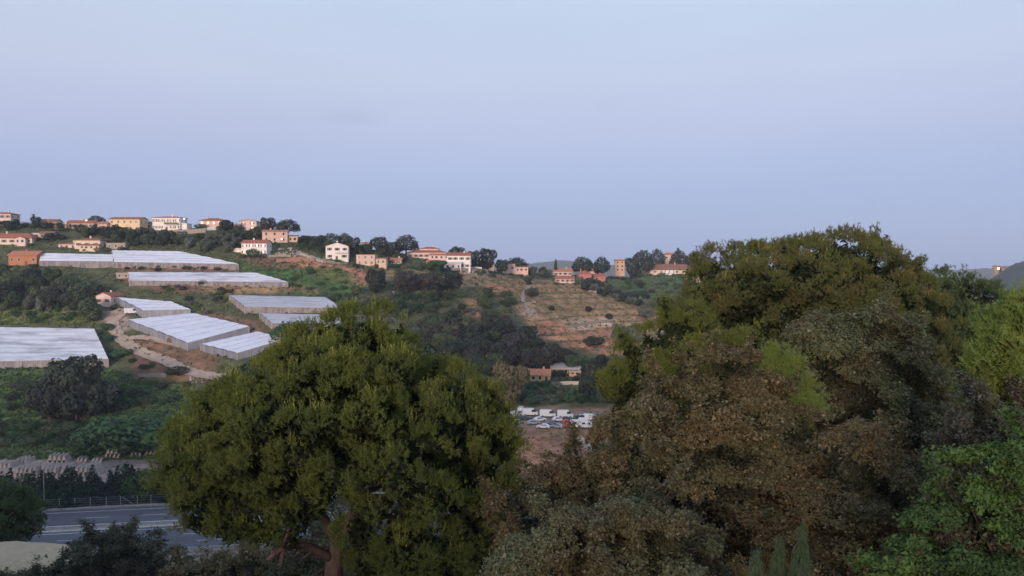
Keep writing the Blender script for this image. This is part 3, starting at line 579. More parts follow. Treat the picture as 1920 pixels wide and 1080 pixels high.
wall_run('low stone wall ruin below the dirt track', [(262,710),(285,708),(312,708)], 1.3, 'stone_wall')
wall_run('pale wall beside the pink house drive', [(184,594),(205,590),(222,586)], 1.3, 'stone_wall')
wall_run('low pale wall below the ochre valley house', [(1048,722),(1070,721),(1090,722)], 1.2, 'wall_cream')
wall_run('stone terrace wall before the white house with canopies', [(850,512),(880,511),(915,513)], 2.4, 'stone_wall')
wall_run('brown stone base wall under the wide white greenhouse', [(250,612),(300,630),(350,652)], 1.6, 'stone_wall')

# ------------------------------------------------------------------ foliage builders
UPV = np.array([0, 0, 1.0])
def unit(a): return a / np.maximum(np.linalg.norm(a, axis=-1, keepdims=True), 1e-9)
def rdirs(n, r_): return unit(r_.normal(size=(n, 3)))
def frame(nrm, r_):
    a = unit(np.cross(nrm, rdirs(len(nrm), r_))); return a, np.cross(nrm, a)
def cards(p, nrm, L_, W_, r_):                  # pointed four-cornered leaves lying across nrm
    a, b_ = frame(unit(nrm), r_); L_ = np.asarray(L_).reshape(-1, 1); W_ = np.asarray(W_).reshape(-1, 1)
    k_ = r_.uniform(-.15, .35, (len(p), 1))
    return np.stack([p - a*L_*.5, p - a*L_*k_*.3 + b_*W_*.5 + nrm*W_*.12, p + a*L_*.5, p + a*L_*k_*.3 - b_*W_*.5 + nrm*W_*.12], 1)
def leaves3(p, nrm, L_, W_, r_):                # one-triangle leaves, broad at the middle of a spray
    a, b_ = frame(unit(nrm), r_); L_ = np.asarray(L_).reshape(-1, 1); W_ = np.asarray(W_).reshape(-1, 1)
    return np.stack([p - a*L_*.5 - b_*W_*.35, p + a*L_*r_.uniform(-.3, .3, (len(p), 1)) + b_*W_*.65, p + a*L_*.6 - b_*W_*.2], 1)
def spikes(p, d, L_, W_, r_):                   # thin triangles, needles and blades
    s_ = unit(np.cross(d, rdirs(len(p), r_))); L_ = np.asarray(L_).reshape(-1, 1); W_ = np.asarray(W_).reshape(-1, 1)
    return np.stack([p - s_*W_*.5, p + s_*W_*.5, p + d*L_], 1)
def blob_shell(B, n, r_, lo=.78, hi=1.03, bury=.86):
    B = np.asarray(B, float); pr = (B[:,3]*B[:,4] + B[:,4]*B[:,5] + B[:,3]*B[:,5]); pr /= pr.sum()
    i = r_.choice(len(B), int(n * 1.9), p=pr); d = rdirs(len(i), r_); p = B[i,:3] + d * B[i,3:6] * r_.uniform(lo, hi, (len(i), 1))
    keep = np.ones(len(i), bool)
    for k_ in range(len(B)):
        q = np.linalg.norm((p - B[k_,:3]) / B[k_,3:6], axis=1); keep &= ~((q < bury) & (i != k_))
    p = p[keep][:n]; i = i[keep][:n]; nr = unit((p - B[i,:3]) / B[i,3:6] ** 2 * B[i,3:6].mean(1, keepdims=True) ** 2); return p, nr
def thin(p, gap, most=4000):                    # drop points closer than gap
    out = []; cell = {}
    for k_, q in enumerate(p):
        c = tuple((q // gap).astype(int)); ok = True
        for dx in (-1,0,1):
            for dy in (-1,0,1):
                for dz in (-1,0,1):
                    for o in cell.get((c[0]+dx, c[1]+dy, c[2]+dz), ()):
                        if np.dot(p[o]-q, p[o]-q) < gap*gap: ok = False; break
                    if not ok: break
                if not ok: break
            if not ok: break
        if ok: cell.setdefault(c, []).append(k_); out.append(k_)
        if len(out) >= most: break
    return np.array(out, int)

# ---- far trees: a handful of prototypes, one metre tall, copied
def proto_crown(kind, seed):
    r_ = np.random.default_rng(seed)
    if kind == 'umbrella':
        B = [(0,0,.62,.40,.40,.36)] + [(.30*math.cos(a), .30*math.sin(a), .50+r_.uniform(-.14,.16), .22, .22, .2) for a in np.arange(8)*.8+seed]; n, ls = 1500, .06
    elif kind == 'bush':
        B = [(0,0,.32,.46,.46,.44)] + [(r_.uniform(.2,.5)*math.cos(a), r_.uniform(.2,.5)*math.sin(a), r_.uniform(.15,.6), .26, .26, .24) for a in r_.uniform(0, 6.3, 9)]; n, ls = 1300, .075
    elif kind == 'cypress': B = [(0,0,.1+.1*k_, .10*(1.15-.1*k_)**.7, .10*(1.15-.1*k_)**.7, .14) for k_ in range(9)]; n, ls = 900, .035
    elif kind == 'conifer': B = [(r_.uniform(-.02,.02), r_.uniform(-.02,.02), .08+.1*k_, .24*(1-k_*.095), .24*(1-k_*.095), .085) for k_ in range(10)]; n, ls = 1100, .05
    else:
        B = [(0,0,.54,.32,.32,.36)] + [(r_.uniform(.16,.36)*math.cos(a), r_.uniform(.16,.36)*math.sin(a), r_.uniform(.2,.84), *([r_.uniform(.13,.22)]*3)) for a in r_.uniform(0, 6.3, 13)]; n, ls = 1900, .058
    p, nr = blob_shell(B, n, r_, .72, 1.08)
    nr = unit(nr + .55 * rdirs(len(p), r_)); s_ = r_.uniform(.6, 1.35, len(p)) * ls
    return np_mesh('crown', cards(p, nr, s_*1.25, s_, r_), 4)
def proto_trunk(kind, seed):
    r_ = random.Random(seed); m = MB()
    if kind == 'umbrella':
        m.tube([(0,0,-.08),(.01,0,.3),(.02,.01,.6)], [.035,.028,.02], 6)
        for a in range(5): m.tube([(.01,0,.45),(.14*math.cos(a*1.26),.14*math.sin(a*1.26),.58),(.28*math.cos(a*1.26),.28*math.sin(a*1.26),.68)], [.016,.011,.006], 4)
    elif kind in ('cypress','conifer'): m.tube([(0,0,-.06),(0,0,.9)], [.02,.006], 5)
    else:
        m.tube([(0,0,-.12),(.01,.01,.2),(0,0,.5)], [.045,.034,.022], 6)
        for a in range(5): q = a*1.26+r_.random(); m.tube([(0,0,.26),(.12*math.cos(q),.12*math.sin(q),.44),(.26*math.cos(q),.26*math.sin(q),.64)], [.02,.014,.007], 4)
    me = m.mesh('trunk'); me.materials.append(M['bark_dark']); return me
PC = {}; PT = {}
for kd in ('oak','bush','umbrella','cypress','conifer'):
    for s_ in range(5 if kd in ('oak','bush') else 3): PC[kd, s_] = proto_crown(kd, 100 + s_ * 7 + len(kd))
    PT[kd] = proto_trunk(kd, 5)
for m_ in PC.values(): m_.materials.append(None)
NAMES = {'oak': 'oak_tree', 'bush': 'shrub', 'umbrella': 'umbrella_pine', 'cypress': 'cypress', 'conifer': 'conifer'}
def tree(kind, loc, h, wr, lm, label, group=None, name=None, cat=None):
    if lm == 'olive' and not name: name, cat = 'olive_tree', 'tree'
    t_ = thing(name or NAMES[kind], label, cat or ('shrub' if kind == 'bush' else 'tree'), loc, rnd.uniform(0, 6.28), group)
    t_.scale = (h * wr * rnd.uniform(.9, 1.1), h * wr * rnd.uniform(.9, 1.1), h)
    s_ = rnd.randrange(5 if kind in ('oak','bush') else 3)
    link('trunk', PT[kind], None, t_); c_ = link('crown', PC[kind, s_], None, t_); c_.material_slots[0].link = 'OBJECT'; c_.material_slots[0].material = LM[lm]
    return t_
def tree_px(kind, u, vt, vb, wpx, lm, label, group=None, dd=0.0, **kw):
    p = hit(u, vb); d = p.y + dd; x = ray(u, 500)[0] * d; z = h1(x, d)
    zt = vz(vt, d); h = max(1.2, zt - z); w_ = wpx / F * d
    base_w = {'oak': .95, 'bush': 1.1, 'umbrella': 1.0, 'cypress': .24, 'conifer': .48}[kind]
    return tree(kind, (x, d, z), h, w_ / h / base_w, lm, label, group, **kw)
COLOUR = {'dark': 'dark green', 'oak': 'deep green', 'violet': 'dark brownish', 'olive': 'grey', 'scrub': 'dull green', 'green': 'fresh green', 'bright': 'yellow green'}
ORD = ('first second third fourth fifth sixth seventh eighth ninth tenth eleventh twelfth thirteenth fourteenth fifteenth sixteenth seventeenth eighteenth nineteenth twentieth twenty-first twenty-second twenty-third twenty-fourth twenty-fifth twenty-sixth twenty-seventh twenty-eighth twenty-ninth thirtieth').split()
def scatter(poly, n, choices, where, group, gap=8, seed=1, hmul=1.0, **kw):
    r_ = random.Random(seed); xs = [p[0] for p in poly]; yv = [p[1] for p in poly]; got = []
    for _ in range(n * 40):
        u, v = r_.uniform(min(xs), max(xs)), r_.uniform(min(yv), max(yv))
        if not inside(np.array([u]), np.array([v]), poly)[0] or any((u-a)**2 + ((v-b_)*2.0)**2 < gap*gap for a, b_ in got): continue
        got.append((u, v))
        if len(got) >= n: break
    picks = [(u, v, r_.choice(choices)) for u, v in sorted(got)]; desc = [COLOUR[c[1]] + (' olive tree' if c[1] == 'olive' else ' tree' if c[0] == 'oak' else ' shrub') for _, _, c in picks]; seen = {}
    for (u, v, (kind, lm, h0, h1_, wr)), ds in zip(picks, desc):
        k_ = seen[ds] = seen.get(ds, 0) + 1; m_ = desc.count(ds)
        lab = f'{ds} {where}' if m_ == 1 or m_ > 30 else f'{ORD[k_-1]} {ds} from the left {where}'
        p = hit(u, v); tree(kind, (p.x, p.y, h1(p.x, p.y) - .1), r_.uniform(h0, h1_) * hmul, wr * r_.uniform(.85, 1.2), lm, lab, group, **kw)

# ridge trees, one by one
R = tree_px
R('umbrella', 182, 404, 424, 30, 'dark', 'round dark tree on the ridge with a lit lamp at its edge')
R('bush', 20, 412, 424, 22, 'dark', 'dark shrub right of the pink edge house')
R('bush', 50, 415, 425, 16, 'dark', 'dark shrub below the ridge palm')
R('oak', 426, 410, 434, 26, 'dark', 'dark rounded tree right of the wide red ridge roof')
R('oak', 505, 405, 438, 34, 'violet', 'tall brownish tree beside the pale pink gable house')
R('umbrella', 540, 411, 440, 44, 'dark', 'broad dark umbrella pine falling to the right on the ridge')
R('oak', 490, 422, 446, 26, 'dark', 'dark tree between the pale pink house and the orange house')
R('oak', 462, 430, 452, 34, 'dark', 'dark tree above the roof of the white red-tiled house')
R('bush', 474, 461, 481, 22, 'green', 'round green tree in front of the white red-tiled house')
R('oak', 571, 440, 462, 30, 'dark', 'dark tree at the top of the hill lane')
R('oak', 596, 441, 468, 36, 'dark', 'dark tree left of the white gable house')
R('umbrella', 622, 437, 468, 38, 'dark', 'dark pine behind the white gable house roof')
R('umbrella', 646, 436, 466, 24, 'oak', 'slim crowned pine with sky showing, behind the white gable house')
R('oak', 663, 444, 478, 30, 'dark', 'large dark tree right of the white gable house')
R('oak', 712, 441, 476, 36, 'dark', 'dark rounded tree left of the broad dome shaped pine')
R('umbrella', 762, 440, 474, 46, 'dark', 'broad dome shaped dark pine on the middle ridge')
R('oak', 738, 452, 480, 36, 'dark', 'dark tree under the broad dome shaped pine')
R('oak', 856, 463, 480, 36, 'dark', 'flat dark tree behind the white house with canopies')
R('oak', 914, 466, 500, 36, 'dark', 'tall dark tree above the debris terrace')
R('oak', 888, 470, 494, 26, 'dark', 'dark tree right of the white house with canopies')
R('umbrella', 968, 482, 500, 46, 'dark', 'wide dark tree above the salmon hillside house', dd=14)
R('oak', 940, 484, 502, 24, 'dark', 'small dark tree left above the salmon hillside house')
R('cypress', 1042, 487, 507, 9, 'dark', 'single thin cypress against the distant blue hill')
R('umbrella', 1092, 481, 508, 40, 'dark', 'dark broad pine above the crimson cottages')
R('umbrella', 1128, 481, 506, 34, 'dark', 'round dark pine left of the orange tower house')
R('umbrella', 1206, 468, 506, 44, 'dark', 'tall dark tree group right of the orange tower house')
R('umbrella', 1232, 466, 506, 34, 'dark', 'tall round pine above the brown farmhouse roof')
R('oak', 1185, 482, 508, 30, 'dark', 'dark tree close to the orange tower house')
R('umbrella', 1272, 468, 506, 36, 'violet', 'hazy tall pine behind the brown farmhouse roof')
R('umbrella', 1310, 471, 508, 50, 'violet', 'large dome pine at the right end of the far ridge')
R('bush', 1210, 487, 506, 26, 'olive', 'pale green tree left of the brown farmhouse')
R('cypress', 1271, 465, 500, 10, 'dark', 'dark cypress tip above the far ridge pines')
# trees on the slopes that stand out
R('oak', 703, 500, 550, 48, 'dark', 'big dark oak on the slope below the salmon flat house')
R('oak', 760, 508, 548, 50, 'violet', 'dark brownish oak left in the row above the bushy slope')
R('oak', 800, 508, 548, 56, 'violet', 'dark brownish oak in the middle of the row above the bushy slope')
R('oak', 842, 502, 549, 62, 'dark', 'largest dark oak at the right end of the row above the bushy slope')
R('oak', 815, 486, 510, 46, 'green', 'green tree below the long pink house')
R('bush', 996, 535, 555, 25, 'dark', 'dark round shrub at the top of the dry field')
R('bush', 1033, 569, 583, 15, 'dark', 'small round shrub in the middle of the dry field')
R('bush', 1103, 571, 584, 13, 'dark', 'small dark shrub alone on the right of the dry field')
R('bush', 1115, 628, 647, 36, 'dark', 'dark shrub on the red bank below the dry field')
R('bush', 1143, 584, 599, 14, 'dark', 'dark narrow shrub above the pale stone terrace')
R('oak', 990, 520, 534, 16, 'dark', 'dark little tree below the salmon hillside house')
R('bush', 1165, 597, 640, 34, 'olive', 'grey green olive tree on the left of the red bank')
R('bush', 1190, 596, 640, 34, 'olive', 'grey green olive tree on the right of the red bank')
R('oak', 1212, 572, 600, 30, 'olive', 'grey olive tree at the edge of the dry field')
R('oak', 955, 680, 772, 78, 'rust', 'rounded olive brown tree left of the ochre valley house')
R('cypress', 1109, 680, 748, 22, 'dark', 'dark cypress left of a pair beside the ochre valley house')
R('cypress', 1131, 684, 745, 16, 'dark', 'dark slender cypress right of a pair near the valley house')
R('oak', 1100, 700, 750, 40, 'dark', 'dark bushy tree under the pair of cypresses')
R('bush', 1130, 822, 858, 22, 'green', 'small green tree beside the pale rubble heap')
R('oak', 140, 668, 790, 100, 'dark', 'large dark oak in front of the patchy left greenhouse', dd=0)
R('oak', 90, 700, 800, 80, 'dark', 'dark oak left of the large one below the patchy greenhouse')
R('oak', 190, 705, 780, 70, 'dark', 'dark oak right of the large one below the patchy greenhouse')
R('bush', 330, 682, 702, 50, 'dark', 'dark round shrub beside the dirt track')
R('oak', 165, 553, 604, 52, 'oak', 'dark green tree beside the pink house drive')
R('bush', 378, 522, 534, 18, 'dark', 'dark shrub before the worn grey greenhouse')
R('bush', 245, 762, 842, 150, 'green', 'broad bright green thicket of leafy shrub above the stacked concrete')
R('bush', 175, 780, 846, 90, 'green', 'green shrub left in the thicket above the stacked concrete')
R('bush', 310, 775, 846, 90, 'green', 'green shrub right in the thicket, beside the pine')
R('bush', 540, 590, 640, 60, 'green', 'green shrub beside the lower white greenhouse')
R('bush', 262, 868, 935, 60, 'bright', 'bright green broadleaf shrub in the conifer hedge')
R('bush', 235, 895, 940, 44, 'green', 'darker green shrub left in the conifer hedge')

# garden shrubs against the house fronts
for lb, u0, u1, vb, nm in GARDENS:
    ws = lb.split()[:7]
    while ws[-1] in ('with','and','of','in','the','beside','between','left','right','below','above','behind','at','on','a','by','its','two','red','wide','near','cut','shallow'): ws.pop()
    for f_, side in ((rnd.uniform(-.08, .12), 'left corner'), (rnd.uniform(.35, .6), 'middle'), (rnd.uniform(.88, 1.06), 'right corner')):
        if rnd.random() < .25: continue
        u = u0 + (u1 - u0) * f_; q = hit(u, vb + 1.5); hh = rnd.uniform(1.0, 2.1) if side == 'middle' else rnd.uniform(1.6, 3.4)
        tree('bush', (q.x, q.y - 1.2, h1(q.x, q.y - 1.2) - .1), hh, rnd.uniform(1.0, 1.5), rnd.choice(['dark','oak','green','scrub']), f'garden shrub at the {side} of the ' + ' '.join(ws), 'garden shrubs against the houses', name='garden_shrub', cat='shrub')
# masses of alike trees, each its own thing
OAKS = [('oak','dark',6,9,1.0), ('oak','oak',6,9,1.0)]
scatter([(-20,536),(60,534),(150,545),(185,562),(150,588),(60,585),(-20,585)], 26, [('oak','dark',8,12,1.0), ('oak','oak',8,12,1.0), ('oak','olive',6,8,1.0)], 'in the grove below the brick house', 'grove below the orange brick house', 14, 2)
scatter([(-20,578),(175,575),(185,604),(-20,606)], 16, [('bush','bright',1.8,3,1.2), ('bush','green',2,3.4,1.2)], 'above the patchy left greenhouse', 'shrubs above the patchy greenhouse', 12, 3)
scatter([(-20,422),(120,426),(200,437),(190,446),(110,434),(-20,434)], 20, [('bush','dark',2.4,4,1.1), ('oak','dark',4,5.5,1.0)], 'in the hedge below the left ridge houses', 'hedges below the left ridge houses', 7, 4)
scatter([(80,450),(140,444),(190,440),(290,440),(350,446),(455,440),(450,458),(300,462),(240,466),(190,446),(110,456)], 42, [('bush','dark',2.6,4.5,1.2), ('oak','dark',4.5,7,1.0), ('oak','oak',4.5,6.5,1.0)], 'in the belt above the upper greenhouses', 'tree belt above the upper greenhouses', 8, 5)
scatter([(330,452),(410,448),(455,456),(440,478),(350,470)], 10, [('oak','olive',4.5,6.5,1.1)], 'right above the largest greenhouse', 'olive trees above the largest greenhouse', 10, 6)
scatter([(225,502),(340,500),(440,503),(455,508),(330,508),(235,510)], 12, [('bush','dark',1.4,2.2,1.3)], 'on the bank between the upper greenhouses', 'shrubs between the upper greenhouses', 8, 7)
scatter([(290,538),(430,540),(430,585),(380,590),(330,560)], 16, [('bush','dark',1.8,3,1.3), ('bush','olive',1.6,2.6,1.2), ('bush','bright',1.6,2.4,1.2)], 'left of the grey roofed greenhouse', 'shrubs left of the grey greenhouse', 11, 8)
scatter([(545,495),(600,500),(650,515),(690,545),(650,575),(600,552),(545,540)], 18, [('bush','green',1.6,2.8,1.5), ('bush','bright',1.2,2.2,1.5)], 'on the green slope below the gable house', 'shrubs on the green slope', 12, 9)
scatter([(590,552),(650,550),(760,552),(880,556),(940,545),(970,580),(960,610),(880,625),(790,640),(740,610),(650,590)], 90, [('bush','scrub',2.2,4.2,1.2), ('bush','oak',2.5,4.5,1.2), ('oak','oak',4,6,1.1), ('bush','olive',2,3.4,1.2), ('bush','green',2.2,3.6,1.2)], 'on the overgrown slope left of the dry field', 'bushes on the overgrown slope', 11, 10)
scatter([(790,625),(880,625),(950,622),(1000,652),(1070,682),(1080,700),(1000,694),(900,690),(840,680)], 60, [('oak','dark',6,9,1.1), ('oak','violet',6,9,1.1), ('oak','oak',5,8,1.1)], 'in the wood above the ochre valley house', 'wood above the valley house', 13, 11)
scatter([(870,690),(960,690),(960,770),(900,780),(850,720)], 16, [('oak','dark',5,8,1.1), ('oak','oak',5,8,1.1)], 'in the hollow left of the rounded brown tree', 'trees left of the rounded brown tree', 14, 12)
scatter([(968,720),(1040,724),(1100,742),(1150,742),(1150,762),(960,762)], 26, [('bush','green',2.5,4.5,1.2), ('bush','oak',2.5,4.5,1.2), ('bush','olive',2.2,3.4,1.2)], 'behind the parked vans', 'shrubs behind the parked vans', 10, 13)
scatter([(1040,702),(1095,700),(1095,716),(1035,720)], 9, [('bush','scrub',1.6,2.6,1.2), ('bush','dark',1.8,3,1.2)], 'between the valley buildings', 'garden shrubs in the valley', 9, 14)
scatter([(1075,520),(1110,540),(1180,558),(1290,582),(1290,596),(1180,572),(1100,552)], 40, [('oak','dark',4.5,6.5,1.1), ('oak','olive',4,5.5,1.1)], 'in the line along the dry field', 'tree line beside the dry field', 8, 15)
scatter([(1140,512),(1200,508),(1300,518),(1300,575),(1230,565),(1170,545)], 46, [('bush','green',2.5,4,1.3), ('oak','oak',4.5,7,1.1), ('bush','olive',2.5,4,1.2), ('bush','oak',2.5,4.5,1.2)], 'on the slope below the brown farmhouse', 'trees below the farmhouse', 10, 16)
scatter([(1085,682),(1190,682),(1200,705),(1140,708),(1085,700)], 18, [('oak','dark',4,6,1.1), ('bush','oak',3,5,1.2), ('bush','olive',3,4.5,1.2)], 'at the foot of the red bank', 'bushes at the foot of the red bank', 11, 17)
scatter([(-20,715),(380,720),(350,760),(200,765),(-20,790)], 26, [('bush','green',2.2,4,1.3), ('bush','dark',2.4,4.5,1.2), ('bush','oak',2.2,4,1.2)], 'on the grassy slope below the dirt track', 'shrubs below the dirt track', 16, 18)
scatter([(-20,800),(140,806),(180,846),(-20,850)], 20, [('bush','green',2.6,4.6,1.3), ('bush','oak',2.6,4.6,1.3)], 'between field path and stacked concrete', 'shrubs above the concrete yard', 16, 19)
scatter([(200,610),(235,640),(290,690),(250,700),(205,690)], 10, [('bush','green',2,3.4,1.2), ('bush','dark',2,3.2,1.2)], 'between patchy greenhouse and dirt track', 'shrubs beside the dirt track', 12, 20)
scatter([(900,512),(1030,515),(1030,522),(900,520)], 14, [('bush','dark',1.6,2.6,1.4), ('bush','oak',1.6,2.6,1.4)], 'around the salmon hillside house', 'trees around the salmon hillside house', 8, 21)
scatter([(985,498),(1035,500),(1035,510),(985,508)], 10, [('oak','dark',4,6,1.0), ('oak','olive',4,6,1.0)], 'on the skyline beside the thin cypress', 'skyline trees left of the thin cypress', 6, 22)
scatter([(560,455),(610,462),(700,476),(760,482),(760,492),(700,484),(610,478),(560,468)], 24, [('oak','dark',4,6,1.0), ('oak','oak',4,6,1.0), ('bush','green',2.5,4,1.1)], 'on the ridge between gable house and pink house', 'trees filling the middle ridge', 9, 23)
scatter([(730,500),(850,500),(900,515),(860,520),(730,510)], 16, [('bush','scrub',1.6,2.8,1.2), ('bush','green',1.8,3,1.2)], 'below the middle ridge houses', 'garden shrubs below the middle ridge', 8, 24)
scatter([(1140,503),(1170,506),(1200,512),(1150,520)], 8, [('bush','bright',1.5,2.4,1.3), ('bush','dark',2,3,1.2)], 'around the orange tower house', 'shrubs round the tower house', 8, 25)
# conifer hedge along the highway
for i in range(28):
    s = -10 + i * 1.62 + rnd.uniform(-.4, .4); w = 4.4 + rnd.uniform(-.7, 1.8); p = road_pt(s, w)
    tree('conifer', (p.x, p.y, h1(p.x, p.y) - .2), rnd.uniform(6.4, 9.8), rnd.uniform(1.2, 1.6), 'hedge', f'{ORD[i]} dark conifer from the left in the highway hedge', 'conifer hedge along the highway')
# palm on the ridge
p = hit(63, 424); pl = thing('palm_tree', 'small palm on the left ridge beside the low cottage', 'tree', (p.x, p.y, h1(p.x, p.y)))
ph = vz(405, p.y) - h1(p.x, p.y); part('trunk', MB().tube([(0,0,-.3),(.1,0,ph*.5),(0,0,ph)], [.28,.22,.2], 7), M['bark_dark'], pl)
fm = []; r_ = np.random.default_rng(5)
for k_ in range(26):
    a = k_ * 2.4; e = r_.uniform(-.5, 1.1); d0 = np.array([math.cos(a)*math.cos(e), math.sin(a)*math.cos(e), math.sin(e)]); pts = []; pp = np.array([0,0,ph]); dv = d0.copy()
    m = MB(); V = []
    for q in range(6):
        sd = np.cross(dv, UPV); sd = unit(sd[None])[0] * (.28 * math.sin(math.pi * min(1, (q + .6) / 6))); V += [tuple(pp - sd), tuple(pp + sd)]; pp = pp + dv * .38; dv = unit((dv + np.array([0,0,-.22]))[None])[0]
    m.add(V, [(2*q, 2*q+1, 2*q+3, 2*q+2) for q in range(5)]); part('frond', m, LM['dark'], pl)

# ground cover nobody could count
def cover(name, label, cat, poly, n, hmin, hmax, lm, seed, wide=.5):
    r_ = np.random.default_rng(seed); xs = [p[0] for p in poly]; yv = [p[1] for p in poly]
    d = np.sqrt(r_.uniform(205**2, 600**2, n * 8)); u = r_.uniform(min(xs), max(xs), n * 8); x = (u - 960) / F * d; z = H(x, d); uu, v = proj(x, d, z)
    ok = inside(uu, v, poly); x, d, z = x[ok][:n], d[ok][:n], z[ok][:n]; m = len(x); h = r_.uniform(hmin, hmax, m)
    p = np.stack([x, d, z], 1); allv = []
    for k_ in range(3):
        dr = unit(r_.normal(size=(m, 3)) * np.array([.6,.6,.2]) + UPV); allv.append(cards(p + dr * (h * .4)[:, None] + r_.normal(0, .4, (m, 3)) * [1,1,0], unit(r_.normal(size=(m,3)) + [0,-.4,.7]), h * 1.2, h * wide * 2, r_))
    o = link(name, np_mesh(name, np.concatenate(allv), 4), LM[lm]); tag(o, label, cat, kind='stuff')
cover('scrub', 'low dark scrub covering the slopes', 'scrub', [(-60,440),(500,450),(900,500),(1300,505),(1300,600),(1200,720),(960,770),(560,740),(380,700),(-60,600)], 16000, .5, 1.3, 'scrub', 31, .45)
cover('woodland', 'woodland of the side valley hidden behind the foreground trees', 'woodland', [(1215,640),(1300,600),(2300,600),(2300,930),(1160,900),(1150,720)], 9000, 1.6, 4.2, 'dark', 37, .5)
cover('slope_thicket', 'scrubby slope hidden behind the big pine', 'scrub', [(390,730),(520,650),(640,600),(800,640),(860,740),(950,790),(940,870),(380,870)], 7500, 1.0, 2.8, 'oak', 38, .5)
cover('grass', 'green grass and weeds on the left slope', 'grass', [(-60,690),(200,690),(390,740),(360,862),(-60,862)], 12000, .4, 1.1, 'grass', 32)
cover('meadow_grass', 'green grass on the slope below the white gable house', 'grass', [(430,485),(600,480),(700,535),(650,570),(540,552),(440,505)], 5000, .3, .8, 'grass', 33)
cover('dry_grass', 'dry tawny grass of the sloping field', 'grass', [(900,520),(1090,528),(1300,590),(1250,650),(1060,648),(985,600)], 7000, .25, .7, 'dry', 34)
cover('dry_weeds', 'dry weeds around the parked vehicles', 'grass', [(960,805),(1130,808),(1130,860),(1000,880),(960,840)], 1200, .25, .7, 'dry', 35)
cover('terrace_grass', 'yellow green grass above the patchy greenhouse', 'grass', [(-60,560),(185,560),(195,606),(-60,612)], 4000, .3, .8, 'grass', 36)

# ------------------------------------------------------------------ vehicles in the valley yard
def profile(mb, pts, half, tum):                # pts (x,z) side outline, tum: inward lean per metre above the belt
    def yy(z): return half - max(0, z - tum[0]) * tum[1]
    n = len(pts)
    return mb.add([(x, -yy(z), z) for x, z in pts] + [(x, yy(z), z) for x, z in pts], [tuple(range(n)), tuple(range(2*n-1, n-1, -1))] + [((i+1)%n, i, n+i, n+(i+1)%n) for i in range(n)])
def wheel_mesh(r0, w, n=14):
    m = MB(); V = []; f = []
    for k_ in range(n):
        a = 2*math.pi*k_/n
        for rr, y in ((r0*.62, -w/2), (r0, -w/2), (r0, w/2), (r0*.62, w/2)): V.append((rr*math.cos(a), y, rr*math.sin(a)))
    for k_ in range(n):
        q = (k_+1) % n
        for j in range(4): f.append((k_*4+j, q*4+j, q*4+(j+1)%4, k_*4+(j+1)%4))
    return m.add(V, f).mesh('tyre')
TY = wheel_mesh(.33, .22); TY.materials.append(M['tyre'])
RM = MB().tube([(0,-.08,0),(0,.08,0)], [.2,.2], 10).mesh('rim'); RM.materials.append(M['metal'])
VEH = {
 'van': dict(L=5.4, half=.98, body=[(-2.7,.35),(2.6,.35),(2.72,.6),(2.68,1.0),(1.95,1.28),(1.25,2.2),(.95,2.42),(-2.55,2.45),(-2.7,2.2)], tum=(1.2,.08), wx=(-1.65,1.75),
             glass=[[(1.28,1.35),(1.9,1.33),(1.33,2.1),(.55,2.1),(.55,1.35)]], wind=[(1.99,1.32),(1.30,2.17)]),
 'car': dict(L=4.3, half=.88, body=[(-2.1,.3),(2.1,.3),(2.17,.55),(2.1,.78),(1.0,.95),(.35,1.42),(-.9,1.47),(-1.75,1.02),(-2.12,.9),(-2.15,.5)], tum=(.9,.28), wx=(-1.3,1.35),
             glass=[[(-.2,1.0),(.85,.98),(.32,1.34),(-.2,1.38)], [(-.3,1.0),(-.3,1.38),(-.85,1.38),(-1.45,1.03)]], wind=[(1.04,.97),(.38,1.40)]),
 'caravan': dict(L=6.0, half=1.1, body=[(-3.0,.5),(2.7,.5),(3.0,1.2),(2.8,2.3),(2.5,2.6),(-2.7,2.6),(-3.0,2.3)], tum=(1.6,.05), wx=(-.3,.5),
             glass=[[(.8,1.4),(1.8,1.4),(1.8,2.0),(.8,2.0)], [(-2.0,1.4),(-1.0,1.4),(-1.0,2.0),(-2.0,2.0)]], wind=[(3.02,1.25),(2.84,2.2)]),
}
